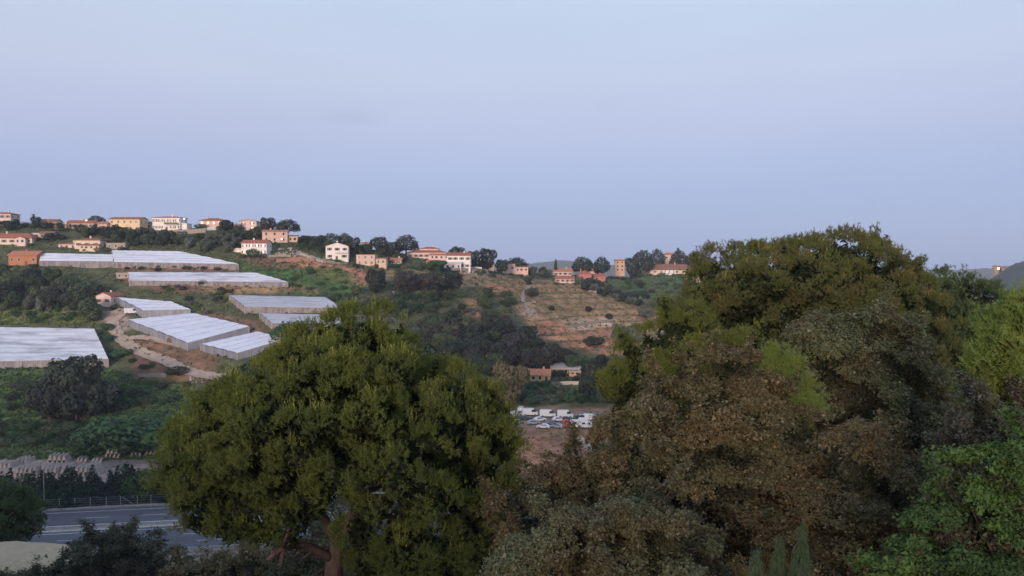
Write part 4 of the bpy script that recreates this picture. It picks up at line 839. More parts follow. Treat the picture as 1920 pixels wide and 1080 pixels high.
def vehicle(kind, name, label, u, v, mat, rz, group='vehicles parked in the valley yard'):
    q = VEH[kind]; p = hit(u, v); t_ = thing(name, label, {'van':'van','car':'car','caravan':'caravan'}[kind], (p.x, p.y, h1(p.x, p.y) + .02), rad(rz), group)
    part('body', profile(MB(), q['body'], q['half'], q['tum']), M[mat], t_)
    for gl in q['glass']:
        for sd in (-1, 1):
            V = []
            for off in (.012, -.02):
                for x, z in gl: V.append((x, sd * (q['half'] - max(0, z - q['tum'][0]) * q['tum'][1] + off), z))
            n = len(gl); part('window', MB().add(V, [tuple(range(n)), tuple(range(2*n-1, n-1, -1))] + [((i+1)%n, i, n+i, n+(i+1)%n) for i in range(n)]), M['pane'], t_)
    (xa, za), (xb, zb) = q['wind']; hw = q['half'] - .14
    part('windscreen', MB().add([(xa+.02,-hw,za),(xa+.02,hw,za),(xb+.02,hw*.92,zb),(xb+.02,-hw*.92,zb),(xa-.03,-hw,za-.03),(xa-.03,hw,za-.03),(xb-.03,hw*.92,zb-.03),(xb-.03,-hw*.92,zb-.03)], [(0,1,2,3),(7,6,5,4),(1,0,4,5),(2,1,5,6),(3,2,6,7),(0,3,7,4)]), M['pane'], t_)
    for x in q['wx']:
        for sd in (-1, 1):
            w_ = link('wheel', TY, None, t_); w_.location = (x, sd * (q['half'] - .06), .33); link('rim', RM, None, w_)
    L2 = q['L'] / 2
    for sd in (-1, 1):
        part('headlight', MB().box(L2 - .12, L2 + .03, sd*(q['half']-.3)-.14, sd*(q['half']-.3)+.14, .62, .8), M['head_lamp'], t_)
        part('tail_light', MB().box(-L2 - .03, -L2 + .12, sd*(q['half']-.16)-.1, sd*(q['half']-.16)+.1, .75, 1.0), M['tail_lamp'], t_)
    part('bumper', MB().box(L2 - .2, L2 + .06, -q['half']+.08, q['half']-.08, .36, .56), M['plastic_dark'], t_)
vehicle('van', 'van', 'white van leftmost in the back row of three', 994, 779, 'car_white', -4)
vehicle('van', 'van', 'white panel van in the middle of the back row of three', 1027, 782, 'car_white', -6)
vehicle('van', 'van', 'white van rightmost in the back row of three', 1060, 783, 'car_white', -5)
vehicle('van', 'van', 'white van at the left end of the yard beside the pine', 966, 784, 'car_white', 70)
vehicle('car', 'car', 'dark blue car left in the yard behind the silver one', 983, 787, 'car_blue', 10)
vehicle('car', 'car', 'silver car left of the white hatchback in the yard', 1000, 796, 'car_silver', 20)
vehicle('car', 'car', 'white hatchback in front of the dark cars in the yard', 1019, 803, 'car_white', 165)
vehicle('car', 'car', 'dark blue car just left of the red one', 1035, 797, 'car_blue', -15)
vehicle('car', 'car', 'black car behind the red one', 1062, 789, 'car_dark', 5)
vehicle('car', 'car', 'red car left of the white caravan', 1059, 802, 'car_red', 172)
vehicle('car', 'car', 'orange red car tucked behind the red one and the caravan', 1065, 795, 'car_red', 10)
vehicle('caravan', 'caravan', 'white boxy caravan beside the red car', 1086, 803, 'car_white', 0)
vehicle('caravan', 'caravan', 'white caravan at the right end of the yard', 1111, 803, 'car_white', 8)
vehicle('car', 'car', 'black car at the right end of the back row', 1085, 787, 'car_dark', 185)
vehicle('car', 'car', 'silver car far right beyond the caravans', 1093, 785, 'car_silver', 15)
vehicle('car', 'car', 'silver car between the white hatchback and the red car', 1045, 803, 'car_silver', 150)
vehicle('car', 'car', 'white car squeezed before the middle panel van', 1012, 790, 'car_white', 25)
vehicle('car', 'car', 'white car squeezed before the rightmost van', 1047, 790, 'car_white', 12)
vehicle('van', 'van', 'white van half hidden behind the leftmost vans', 976, 776, 'car_white', 80)
vehicle('car', 'car', 'white car before the leftmost van of three', 972, 795, 'car_white', 40)
vehicle('van', 'van', 'white van beyond the black cars at the right', 1100, 790, 'car_white', 160)
vehicle('car', 'car', 'white car with dark roof below the rubble heap', 1124, 856, 'car_white', 5)
vehicle('van', 'van', 'white van by the white stepped greenhouse on the track', 246, 589, 'car_white', 30)

# ------------------------------------------------------------------ stacked precast concrete in the yard
pb = MB().prism([(-.55,0),(.55,0),(.55,.16),(.16,1.5),(-.16,1.5),(-.55,.16)], -.32, .32).mesh('concrete_block'); pb.materials.append(M['precast'])
pf = MB().add([(-.5,-1.1,0),(.5,-1.1,0),(.5,1.1,0),(-.5,1.1,0),(-.14,-.9,1.45),(.14,-.9,1.45),(.14,.9,1.45),(-.14,.9,1.45)], [(3,2,1,0),(4,5,6,7),(0,1,5,4),(1,2,6,5),(2,3,7,6),(3,0,4,7)]).mesh('concrete_block'); pb2 = pf; pb2.materials.append(M['precast'])
def stack(label, u0, u1, v, tiers, lean=0.0, depth=2):
    a = hit(u0, v); b_ = hit(u1, v); L_ = (b_ - a).length; n = max(3, int(L_ / 1.05)); ang = math.atan2(b_.y - a.y, b_.x - a.x)
    t_ = thing('concrete_stack', label, 'concrete blocks', (a.x, a.y, h1(a.x, a.y)), ang, 'stacked precast concrete in the yard')
    sl = (h1(b_.x, b_.y) - h1(a.x, a.y)) / L_
    for k_ in range(tiers):
        for j in range(depth):
            for i in range(n - k_):
                if rnd.random() < .06 and k_ == tiers - 1: continue
                o = link('concrete_block', pb2, None, t_); x = (i + .5 * k_ + .5) * L_ / n
                o.location = (x, j * 2.3, x * sl + k_ * 1.47 - .05); o.rotation_euler = (0, lean + rnd.uniform(-.05, .05), rnd.uniform(-.06, .06)); s_ = rnd.uniform(.92, 1.05); o.scale = (s_, 1, s_)
stack('long double row of stacked concrete blocks behind the hedge', 28, 128, 895, 2, .12, 3)
stack('tall comb shaped pile of concrete blocks at the back of the yard', 88, 130, 871, 2, 0, 2)
stack('small pile of concrete blocks at the left edge of the yard', 0, 24, 876, 1, 0, 2)
stack('short pile of concrete blocks left of the comb shaped pile', 32, 56, 868, 1, 0, 2)
stack('second double row of concrete blocks nearer the green hedge shrub', 138, 180, 893, 2, .12, 3)
stack('leaning concrete blocks right of the comb shaped pile', 142, 164, 866, 1, .35, 2)
stack('leaning concrete blocks in the middle of the yard', 172, 192, 865, 1, .5, 1)
stack('high pile of leaning concrete blocks beside the upright row', 195, 226, 858, 2, .25, 2)
stack('row of five upright concrete blocks at the right of the yard', 246, 267, 856, 1, 0, 1)
stack('leaning concrete blocks at the right end beside the pine', 272, 300, 853, 1, .4, 2)

# ------------------------------------------------------------------ posts, lamps, fence, small things
def lamp_post(label, base, h, head, lit=None, arm=1.2, r0=.09):
    t_ = thing('street_lamp', label, 'street lamp', base)
    part('pole', MB().tube([(0,0,-.3),(0,0,h)], [r0*1.3, r0*.8], 8), M['metal'], t_)
    part('arm', MB().tube([(0,0,h-.05),(arm*.5,-.1,h+.15),(arm,-.15,h+.18)], [r0*.6,r0*.5,r0*.5], 6), M['metal'], t_)
    part('lamp_head', MB().box(arm-.1, arm+.5, -.28, -.02, h+.1, h+.24) if not lit else MB().tube([(arm,-.15,h-.28),(arm,-.15,h-.1),(arm,-.15,h+.1)], [.28,.38,.2], 8), M[lit or head], t_)
p = road_pt(20, .9); q = hit(83, 958); lamp_post('tall grey lamp post at the far edge of the highway', (q.x, q.y, h1(q.x, q.y)), vz(878, q.y) - h1(q.x, q.y), 'metal')
q = hit(172, 424); lamp_post('street lamp glowing warm yellow beside the round ridge tree', (q.x, q.y-6, h1(q.x, q.y-6)), vz(413, q.y-6) - h1(q.x, q.y-6), 'metal', 'lamp_warm', .6)
q = hit(343, 432); lamp_post('bright white street lamp right of the white villa', (q.x, q.y, h1(q.x, q.y)), vz(410, q.y) - h1(q.x, q.y), 'metal', 'lamp_cool', .8)
q = hit(527, 462); lamp_post('small white lamp before the orange rendered house', (q.x, q.y, h1(q.x, q.y)), vz(448, q.y) - h1(q.x, q.y), 'metal', 'lamp_cool', .4)
q = hit(1072, 748); lamp_post('thin pale lamp post behind the parked vans', (q.x, q.y, h1(q.x, q.y)), vz(724, q.y) - h1(q.x, q.y), 'metal', None, .5, .07)
q = hit(1132, 860); lamp_post('pale post beside the small green tree by the rubble heap', (q.x, q.y, h1(q.x, q.y)), vz(818, q.y) - h1(q.x, q.y), 'metal', None, .4, .08)
for (u, vt, vb, lb) in ((308,437,456,'wooden utility pole below the white villa'), (421,455,463,'short utility pole above the largest greenhouse'), (215,494,508,'thin pole between the two upper left greenhouses'), (574,440,462,'utility pole beside the hill lane'), (695,461,478,'utility pole behind the salmon flat house'), (1188,497,508,'pale pole beside the pale green ridge tree'), (1315,500,512,'thin pole at the edge of the right pine')):
    q = hit(u, vb); z0 = h1(q.x, q.y); hh = vz(vt, q.y) - z0; t_ = thing('utility_pole', lb, 'pole', (q.x, q.y, z0))
    part('pole', MB().tube([(0,0,-.4),(0,0,hh)], [.16,.11], 6), M['wood'], t_); part('crossarm', MB().box(-.7,.7,-.06,.06,hh-.6,hh-.45), M['wood'], t_)
# fence between highway and hedge
f0 = road_pt(-25, 1.7); fe = thing('wire_fence', 'wire fence on thin posts between the highway and the hedge', 'fence', f0, math.atan2(RE[1], RE[0]))
fp = MB().tube([(0,0,-.3),(0,0,2.3)], [.07,.06], 6).mesh('post'); fp.materials.append(M['concrete'])
for i in range(24): link('post', fp, None, fe).location = (i * 3.6 + rnd.uniform(-.2,.2), 0, .1)
for z in (.5, 1.1, 1.7, 2.2): part('wire', MB().tube([(0,0,z),(84,0,z)], [.02,.02], 4), M['metal'], fe)
part('brace', MB().tube([(43.5,0,2.0),(46,0.2,.1)], [.06,.06], 5), M['concrete'], fe)
# median shrubs
for i, (s, w, h) in enumerate(((-14,-14.6,1.5), (6,-14.8,1.1), (38,-14.4,1.2), (42,-14.6,1.6))):
    q = road_pt(s, w, .14); tree('bush', q, h, 1.5, 'dark', f'{ORD[i]} small shrub from the left on the highway median', 'shrubs on the highway median')
# debris terrace and rubble
rk = MB().add([(-.5,-.4,0),(.5,-.45,0),(.45,.4,0),(-.4,.45,0),(-.35,-.25,.6),(.3,-.3,.5),(.3,.3,.7),(-.25,.3,.55)], [(3,2,1,0),(4,5,6,7),(0,1,5,4),(1,2,6,5),(2,3,7,6),(3,0,4,7)]).mesh('rubble_piece'); rk.materials.append(M['concrete'])
def rubble(label, poly, n, smin, smax, seed):
    r_ = random.Random(seed); xs = [p[0] for p in poly]; yv = [p[1] for p in poly]; c = hit(sum(xs)/len(xs), sum(yv)/len(yv)); t_ = thing('rubble_heap', label, 'rubble', c)
    for _ in range(n):
        u, v = r_.uniform(min(xs), max(xs)), r_.uniform(min(yv), max(yv)); q = hit(u, v); s_ = r_.uniform(smin, smax)
        o = link('rubble_piece', rk, None, t_); o.location = (q.x-c.x, q.y-c.y, h1(q.x, q.y)-c.z-.05); o.scale = (s_*r_.uniform(.8,1.8), s_, s_*r_.uniform(.6,1.3)); o.rotation_euler = (r_.uniform(-.3,.3), r_.uniform(-.3,.3), r_.uniform(0,6.3))
rubble('pale heap of rubble and stored goods below the white house with canopies', [(872,496),(922,516)], 70, .5, 1.6, 3)
rubble('pale rubble heap near the small green tree in the valley', [(1092,824),(1130,846)], 50, .4, 1.2, 4)
rubble('white stones along the red bank of the dry field', [(985,562),(1006,604)], 20, .4, 1.0, 5)
rubble('clutter of stones at the end of the dirt track', [(355,700),(392,720)], 26, .3, .8, 6)
rubble('garden clutter below the orange rendered house', [(500,466),(560,482)], 40, .5, 1.2, 8)
# arches in the base wall of the wide greenhouse
for i, (u, v) in enumerate(((320,643),(338,644))):
    q = hit(u, v); prof = [(-1.5,-.3),(1.5,-.3),(1.5,.9)] + [(1.5*math.cos(a), .9+1.1*math.sin(a)) for a in np.linspace(.3, 2.84, 7)] + [(-1.5,.9)]
    t_ = thing('stone_arch', ('left' if i == 0 else 'right') + ' of two dark arched openings below the wide greenhouse', 'arch', (q.x, q.y-.6, h1(q.x, q.y)), rad(-18))
    n = len(prof); part('opening', MB().add([(x, -.3, z) for x, z in prof] + [(x, .6, z) for x, z in prof], [tuple(range(n)), tuple(range(2*n-1, n-1, -1))] + [((k_+1)%n, k_, n+k_, n+(k_+1)%n) for k_ in range(n)]), M['wood'], t_)
    out = [(x*1.25, z*1.12+.02) for x, z in prof]; part('surround', MB().add([(x, -.2, z) for x, z in out] + [(x, .7, z) for x, z in out], [tuple(range(n)), tuple(range(2*n-1, n-1, -1))] + [((k_+1)%n, k_, n+k_, n+(k_+1)%n) for k_ in range(n)]), M['stone_wall'], t_)
# lit village far right
for i, (u, v, c) in enumerate(((1872,506,'wall_orange'), (1880,508,'wall_cream'), (1890,507,'wall_pink'))):
    q = P(u, v, 1500); t_ = thing('house', ['leftmost','middle','rightmost'][i] + ' of three far houses glowing beyond the right trees', 'house', q, 0, 'far houses beyond the right trees')
    block(t_, -7, 7, 0, 9, 6, 'gable', 2.5, c, 'tile_red', 1, 3, z0=-30, side=0)
    if i == 0: part('lit_window', MB().box(-2, 2, -.3, -.05, 1.5, 4), M['lamp_orange'], t_)

# sandy bank in the lower left
q = P(20, 1012, 104); V = []; n = 41
for j in range(n):
    for i in range(n):
        a, b_ = (i/(n-1))*2-1, (j/(n-1))*2-1; rr = min(1, a*a + b_*b_); x, y = q.x + a*17, q.y + b_*16
        V.append((x, y, h1(x, y) - .3 + (q.z - h1(q.x, q.y)) * (1 - rr) ** .4 + .15 * float(wob(np.array(x), np.array(y), 1.5)) * (1-rr)))
sb = link('sandy_bank', MB().add(V, [(j*n+i, j*n+i+1, (j+1)*n+i+1, (j+1)*n+i) for j in range(n-1) for i in range(n-1)]).mesh('sandy_bank'), paint('sand', (.42,.34,.23), (.33,.26,.175), scale=1.4, bump=.5, bscale=5), smooth=True); tag(sb, None, None, kind='structure')

# ------------------------------------------------------------------ foreground trees
def leaf_fg(name, c, c2, transl=.22, clump=.9, c3=None, c4=None): return leafmat(name, c, c2, transl, clump, 0.0, c3, c4)
FM = {
 'pine': leaf_fg('needles', (.098,.130,.030), (.190,.212,.046), c4=(.115,.140,.040)), 'pine_tip': leaf_fg('young_needles', (.25,.28,.060), (.35,.36,.08)),
 'pine_b': leaf_fg('needles_old', (.080,.104,.034), (.145,.158,.052), c4=(.130,.122,.048)), 'pine_b_tip': leaf_fg('tip_needles', (.22,.185,.062), (.29,.225,.08)),
 'pine_dim': leaf_fg('inner_needles', (.022,.032,.012), (.038,.047,.017)), 'pine_c': leaf_fg('needles_cool', (.062,.100,.044), (.100,.142,.060)),  # pine interior needles: crown shade put into a near-black green
 'pine_lime': leaf_fg('needles_lime', (0.132,0.192,0.043), (0.216,0.276,0.066)),
 'oak_brown': leaf_fg('leaf_brown', (0.096,0.077,0.037), (0.204,0.154,0.074), c3=(0.264,0.204,0.114), c4=(0.108,0.106,0.053)), 'oak_rust': leaf_fg('leaf_rusty', (0.090,0.067,0.034), (0.168,0.121,0.058), c3=(0.202,0.157,0.090), c4=(0.090,0.092,0.047)),
 'oak_grey': leaf_fg('leaf_grey_oak', (0.079,0.098,0.048), (0.150,0.158,0.077), c3=(0.204,0.192,0.108), c4=(0.132,0.110,0.062)), 'oak_sage': leaf_fg('leaf_sage', (0.095,0.112,0.056), (0.174,0.179,0.090), c3=(0.213,0.202,0.123), c4=(0.129,0.108,0.056)),
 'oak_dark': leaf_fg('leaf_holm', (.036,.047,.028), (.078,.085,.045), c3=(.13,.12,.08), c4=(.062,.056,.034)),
 'fresh': leaf_fg('leaf_fresh', (0.057,0.110,0.030), (0.122,0.188,0.045), c4=(0.053,0.092,0.037)), 'weep': leaf_fg('leaf_weeping', (.055,.088,.046), (.09,.125,.068)), 'twiggy': leaf_fg('leaf_twiggy', (.08,.08,.06), (.13,.12,.09)),
}
def blobs_px(L_, d):                            # (u, v, r_px, depth offset[, flatten]) -> ellipsoids in metres
    out = []
    for b_ in L_:
        dd = d + b_[3]; c = P(b_[0], b_[1], dd); r0 = b_[2] / F * dd; fl = b_[4] if len(b_) > 4 else 1.0; out.append((c.x, c.y, c.z, r0, r0, r0 * fl))
    return np.array(out)
def limbs(t_, base, fork, B, r0, mat, r_, hub=.25, most=14):
    m = MB(); base = Vector(base); fork = Vector(fork)
    m.tube([base - Vector((0,0,.5)), base.lerp(fork, .5) + Vector((r_.normal()*.12, r_.normal()*.12, 0)), fork], [r0, r0*.8, r0*.65], 12); part('trunk', m, M[mat], t_, True)
    for k_ in range(min(most, len(B))):
        e = Vector(B[k_][:3]); mid = fork.lerp(e, .5) + Vector((r_.normal()*.3, r_.normal()*.3, -.12*(e-fork).length)); L_ = (e - fork).length
        part('limb', MB().tube([fork.lerp(base, .12), fork.lerp(mid, .5) + Vector((0,0,-.05*L_)), mid, e], [r0*.5, r0*.34, r0*.24, r0*.08], 8), M[mat], t_, True)
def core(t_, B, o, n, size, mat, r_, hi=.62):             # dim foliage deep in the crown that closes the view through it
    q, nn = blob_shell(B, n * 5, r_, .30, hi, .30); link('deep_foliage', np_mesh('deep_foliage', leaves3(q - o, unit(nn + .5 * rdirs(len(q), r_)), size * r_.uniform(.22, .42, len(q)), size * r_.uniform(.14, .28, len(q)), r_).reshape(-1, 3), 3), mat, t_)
def pine(label, d, L_, base_px, fork_px, r0, mats, n_shoot, gap, seed, nl=.12, nw=.02, tip=.45, lobe=(.45,.8), name='pine_tree', candle=1.0, off=0.0, own_trunk=True, filler=1.0, tall=1.1, leads=14):
    r_ = np.random.default_rng(seed); B = blobs_px(L_, d); g0 = P(base_px[0], 900, d + off); base = Vector((g0.x, d + off, h1(g0.x, d + off))); o = np.array(base)
    t_ = thing(name, label, 'tree', base)
    p, nr = blob_shell(B, 14000, r_, .92, 1.02, .95); keep = thin(p, gap); p, nr = p[keep], nr[keep]; nL = len(p)
    rl = r_.uniform(lobe[0], lobe[1], nL); ax = unit(nr + np.array([0, 0, .9])); out_ = r_.random(nL) < .16; rl = np.where(out_, rl * .6, rl); c = p - nr * (rl * np.where(out_, r_.uniform(-.25, .2, nL), r_.uniform(.1, 1.1, nL)))[:, None]
    ld = r_.choice(np.nonzero(nr[:, 2] > .1)[0], leads); lm_ = (lobe[0] + lobe[1]) / 2; dl = unit(nr[ld] + 1.0 * UPV + .5 * rdirs(leads, r_)); ks = np.arange(1, 5)
    lc = (p[ld][:, None] + dl[:, None] * (ks * lm_ * .42)[None, :, None]).reshape(-1, 3); p = np.concatenate([p, lc]); c = np.concatenate([c, lc]); nr = np.concatenate([nr, np.repeat(dl, 4, 0)]); rl = np.concatenate([rl, np.tile(lm_ * (.50 - .085 * ks), leads)]); nL = len(p); ax = unit(nr + np.array([0, 0, .9]))
    # tufts round the outer, upper side of every bough end, each a few shoots
    pr = rl ** 2; pr /= pr.sum(); nS = n_shoot // 7; i = r_.choice(nL, nS, p=pr); dv = unit(rdirs(nS, r_) + 1.3 * ax[i]); sq = c[i] + dv * (rl[i] * r_.uniform(.7, 1.05, nS))[:, None] * np.array([1.0, 1.0, tall])
    k_ = r_.integers(0, nS, n_shoot); dv = unit(dv[k_] + .6 * rdirs(n_shoot, r_)); q = sq[k_] + r_.normal(size=(n_shoot, 3)) * (1.05 * nl) * np.array([1, 1, .75]); sd = unit(dv * .6 + np.array([0, 0, .5]) + .35 * rdirs(n_shoot, r_)); sl = r_.uniform(.10, .22, n_shoot)
    K = 13; pos = np.repeat(q, K, 0) + np.repeat(sd * sl[:, None], K, 0) * r_.uniform(0, 1, (n_shoot*K, 1)); nd = unit(np.repeat(sd, K, 0) * .7 + rdirs(n_shoot*K, r_) * .75)
    V = spikes(pos - o, nd, nl * r_.uniform(.7, 1.3, len(pos)), nw * r_.uniform(.7, 1.3, len(pos)), r_); cr = link('crown', np_mesh('crown', V.reshape(-1, 3), 3), FM[mats[0]], t_)
    # upright young shoots on the upper lobes
    up = np.nonzero((ax[:, 2] > .74) & (np.arange(nL) < nL - 4 * leads))[0]; nC = int(len(up) * 11 * candle)
    if nC:
        j = r_.choice(up, nC); dv = unit(rdirs(nC, r_) * .6 + UPV); q = c[j] + dv * (rl[j] * r_.uniform(.8, 1.0, nC))[:, None]; sd = unit(UPV + .18 * rdirs(nC, r_)); sl = r_.uniform(.35, 1.15, nC) * tip
        K = 15; pos = np.repeat(q, K, 0) + np.repeat(sd * sl[:, None], K, 0) * r_.uniform(0, 1, (nC*K, 1)); nd = unit(np.repeat(sd, K, 0) * 1.1 + rdirs(nC*K, r_) * .6)
        link('young_shoots', np_mesh('young_shoots', spikes(pos - o, nd, nl * .75 * r_.uniform(.7, 1.2, len(pos)), nw * r_.uniform(.7, 1.2, len(pos)), r_).reshape(-1, 3), 3), FM[mats[1]], t_)
    # inner needles with the lobe's shade painted into their darker colour close the view
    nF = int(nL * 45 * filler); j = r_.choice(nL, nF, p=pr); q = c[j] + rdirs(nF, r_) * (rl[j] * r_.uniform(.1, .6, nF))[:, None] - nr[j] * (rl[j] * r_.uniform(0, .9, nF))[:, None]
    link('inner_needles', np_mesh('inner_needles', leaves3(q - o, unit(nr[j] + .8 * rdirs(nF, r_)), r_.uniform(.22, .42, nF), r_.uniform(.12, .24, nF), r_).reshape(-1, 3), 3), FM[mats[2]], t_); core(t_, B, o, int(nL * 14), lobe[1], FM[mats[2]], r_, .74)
    if own_trunk:
        fk = P(fork_px[0], fork_px[1], d + off); limbs(t_, (0,0,0), fk - base, B - np.array([*o, 0, 0, 0]), r0, 'bark', r_)
        # twigs from the limbs to the lobes
        m = MB()
        for k_ in r_.choice(nL, min(nL, 60), replace=False):
            b_ = B[np.argmin(np.linalg.norm(B[:, :3] - c[k_], axis=1)), :3]; m.tube([b_ - o, (b_*.5 + c[k_]*.5) - o + np.array([0,0,-.1]), c[k_] - o], [.05, .035, .015], 5, False)
        part('twigs', m, M['bark'], t_)['kind'] = 'stuff'
    return t_, B, o
def broadleaf(label, d, L_, base_u, fork_px, r0, mat, n, leaf, seed, gap=.45, lobe=(.3,.55), name='oak_tree', cat='tree', droop=0.0, loose=.25, off=0.0, bark='bark_dark', twigs=50, inner='oak_dark', leads=18):
    r_ = np.random.default_rng(seed); B = blobs_px(L_, d); g0 = P(base_u, 900, d + off); base = Vector((g0.x, d + off, h1(g0.x, d + off))); o = np.array(base)
    t_ = thing(name, label, cat, base)
    p, nr = blob_shell(B, 16000, r_, .86, 1.06, .93); keep = thin(p, gap); p, nr = p[keep], nr[keep]; nL = len(p); rl = r_.uniform(*lobe, nL); out_ = r_.random(nL) < .18; rl = np.where(out_, rl * .55, rl); c = p - nr * (rl * np.where(out_, r_.uniform(-.6, .1, nL), r_.uniform(.0, 1.2, nL)))[:, None]
    ld = r_.choice(np.nonzero(nr[:, 2] > .1)[0], leads); lm_ = (lobe[0] + lobe[1]) / 2; dl = unit(nr[ld] + 1.0 * UPV + .5 * rdirs(leads, r_)); ks = np.arange(1, 5)
    lc = (p[ld][:, None] + dl[:, None] * (ks * lm_ * .42)[None, :, None]).reshape(-1, 3); p = np.concatenate([p, lc]); c = np.concatenate([c, lc]); nr = np.concatenate([nr, np.repeat(dl, 4, 0)]); rl = np.concatenate([rl, np.tile(lm_ * (.50 - .085 * ks), leads)]); nL = len(p)
    pr = rl ** 2; pr /= pr.sum(); nS = n // 16; i = r_.choice(nL, nS, p=pr); dv = unit(rdirs(nS, r_) + 1.25 * unit(nr[i] + .9 * UPV)); sq = c[i] + dv * (rl[i] * (r_.uniform(.72, 1.02, nS) + r_.exponential(loose * .3, nS)))[:, None] * np.array([1.08, 1.08, .85])
    k_ = r_.integers(0, nS, n); dv = unit(dv[k_] + .5 * rdirs(n, r_)); q = sq[k_] + r_.normal(size=(n, 3)) * (leaf * 1.25) * np.array([1, 1, .7])
    ln = leaf * np.clip(r_.lognormal(-.08, .42, n), .4, 2.2); link('crown', np_mesh('crown', leaves3(q - o, unit(dv * .6 + .5 * UPV + .65 * rdirs(n, r_)), ln * 1.15, ln * .8, r_).reshape(-1, 3), 3), FM[mat], t_)
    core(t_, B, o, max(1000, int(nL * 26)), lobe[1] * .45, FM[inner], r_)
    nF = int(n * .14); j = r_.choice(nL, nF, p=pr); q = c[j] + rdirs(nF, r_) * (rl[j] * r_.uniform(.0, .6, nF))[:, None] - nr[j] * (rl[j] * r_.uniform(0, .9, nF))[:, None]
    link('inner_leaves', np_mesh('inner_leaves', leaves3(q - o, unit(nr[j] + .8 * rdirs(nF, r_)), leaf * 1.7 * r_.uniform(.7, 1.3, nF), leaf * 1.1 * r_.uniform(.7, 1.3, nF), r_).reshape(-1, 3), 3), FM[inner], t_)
    fk = P(fork_px[0], fork_px[1], d + off); limbs(t_, (0,0,0), fk - base, B - np.array([*o, 0, 0, 0]), r0, bark, r_)
    m = MB()
    for k_ in r_.choice(nL, min(nL, twigs), replace=False):
        b_ = B[np.argmin(np.linalg.norm(B[:, :3] - c[k_], axis=1)), :3]; m.tube([b_ - o, (b_*.45 + c[k_]*.55) - o + np.array([0,0,-.06]), p[k_] - o], [.03, .02, .006], 4, False)
    part('twigs', m, M[bark], t_)['kind'] = 'stuff'; return t_

# the big pine
HP = [(600,735,120,0),(690,700,95,1.0),(580,700,78,1.5),(645,648,58,.5),(715,652,56,1.5),(680,635,40,.8),(490,780,90,-.5),(435,815,80,1.0),(412,770,38,2),(770,740,75,1.5),(820,720,45,2.5),(640,800,150,1.5),(780,830,105,-1.0),
      (860,790,85,.5),(905,810,62,1.5),(940,840,45,1),(870,880,95,1),(905,930,60,1.5),(520,830,110,-1.2),(440,880,95,0),(375,860,70,1.5),(345,830,42,3),(335,890,40,3),(400,950,65,.5,.7),(470,940,60,-1,.7),(520,900,70,-2,.6),
      (640,890,66,-3.2,.5),(560,850,60,-3,.7),(720,880,70,-3,.6),(790,930,75,-2.2,.6),(700,955,60,-2.6,.45),(860,1000,75,-.5,.7),(760,1020,85,-2,.6),(680,1010,40,-2.4,.5),(830,1040,70,-.5,.6),(560,960,48,-2,.5),(600,800,70,-3.2,.8),(680,780,70,-3,.8),(500,800,55,-3,.8),(540,760,60,-2.2),(740,720,45,-1.5),(630,720,60,-2.5),(880,960,75,0),(900,1010,60,.5),(820,1065,75,-1),(740,1065,65,-1.5),(945,905,42,1),(930,960,45,1.5),(360,930,46,1),(390,985,38,0,.7),(460,985,46,-1,.6),(600,930,46,-2.4,.5),(520,970,42,-1.5,.6),(900,1070,70,.5),(690,1060,40,-1.5,.7),(430,1000,38,-.5,.6),(495,1000,42,-1,.6),(550,998,34,-1.5,.6),(380,900,55,-1)]
big, BB, bo = pine('large rounded pine with forked reddish trunk in the centre foreground', 29.0, HP, (628,), (632,1000), .36, ('pine','pine_tip','pine_dim'), 40000, .88, 41, nl=.115, nw=.020, own_trunk=False, lobe=(.38,.82), tall=1.15, candle=1.2, tip=.5)
bo_v = Vector(bo)
def bp(u, v, o_=0.0): return P(u, v, 29.0 + o_) - bo_v
def limb_px(pts, rs, name='limb', n=10): return part(name, MB().tube([bp(*p) for p in pts], rs, n), M['bark'], big, True)
part('trunk', MB().tube([Vector((0,0,-.6)), bp(628,1120), bp(626,1070), bp(630,1030), bp(636,1004)], [.50,.42,.36,.34,.30], 14), M['bark'], big, True)
limb_px([(630,1035),(640,1005,-.1),(655,985,-.2),(664,960,-.2),(672,930),(690,880,.3),(700,800,.5),(690,700,.8)], [.24,.25,.22,.19,.17,.14,.11,.05])
limb_px([(628,1030),(627,1005,-.2),(617,985,-.2),(606,968),(596,950,.3),(580,900,.4),(570,820,.8),(580,720,1)], [.22,.21,.17,.15,.14,.12,.09,.05])
limb_px([(626,1050),(612,1040,-.3),(590,1028,-.8),(565,1022,-1.2),(540,1022,-1.5),(520,1035,-1.7),(500,1050,-2)], [.20,.18,.16,.15,.13,.11,.05])
limb_px([(532,1025,-1.6),(530,1040,-1.6),(527,1062,-1.7)], [.09,.10,.07]); limb_px([(530,1028,-1.6),(536,1008,-1.8),(545,985,-1.8),(560,960,-2)], [.09,.06,.05,.03])
for q_ in (((672,930),(740,900,-.5),(790,860,-.8),(830,820,0)), ((690,880,.3),(780,870,.8),(860,830,.8)), ((580,900,.4),(520,880,-.3),(450,870,0)), ((580,900,.4),(480,840,1),(400,790,1.5)), ((664,960,-.2),(740,970,-1.4),(800,1010,-1.6)), ((606,968),(560,950,-1),(480,940,-.9)), ((672,930),(660,900,-1.5),(640,890,-3)), ((570,820,.8),(500,770,0)), ((700,800,.5),(780,760,1.2)), ((672,930),(730,930,-2),(790,930,-2.2))):
    limb_px(q_, [.11,.08,.05,.03][:len(q_)] if len(q_) < 4 else [.11,.08,.05,.03], n=7)
tw = MB(); r_ = np.random.default_rng(9)
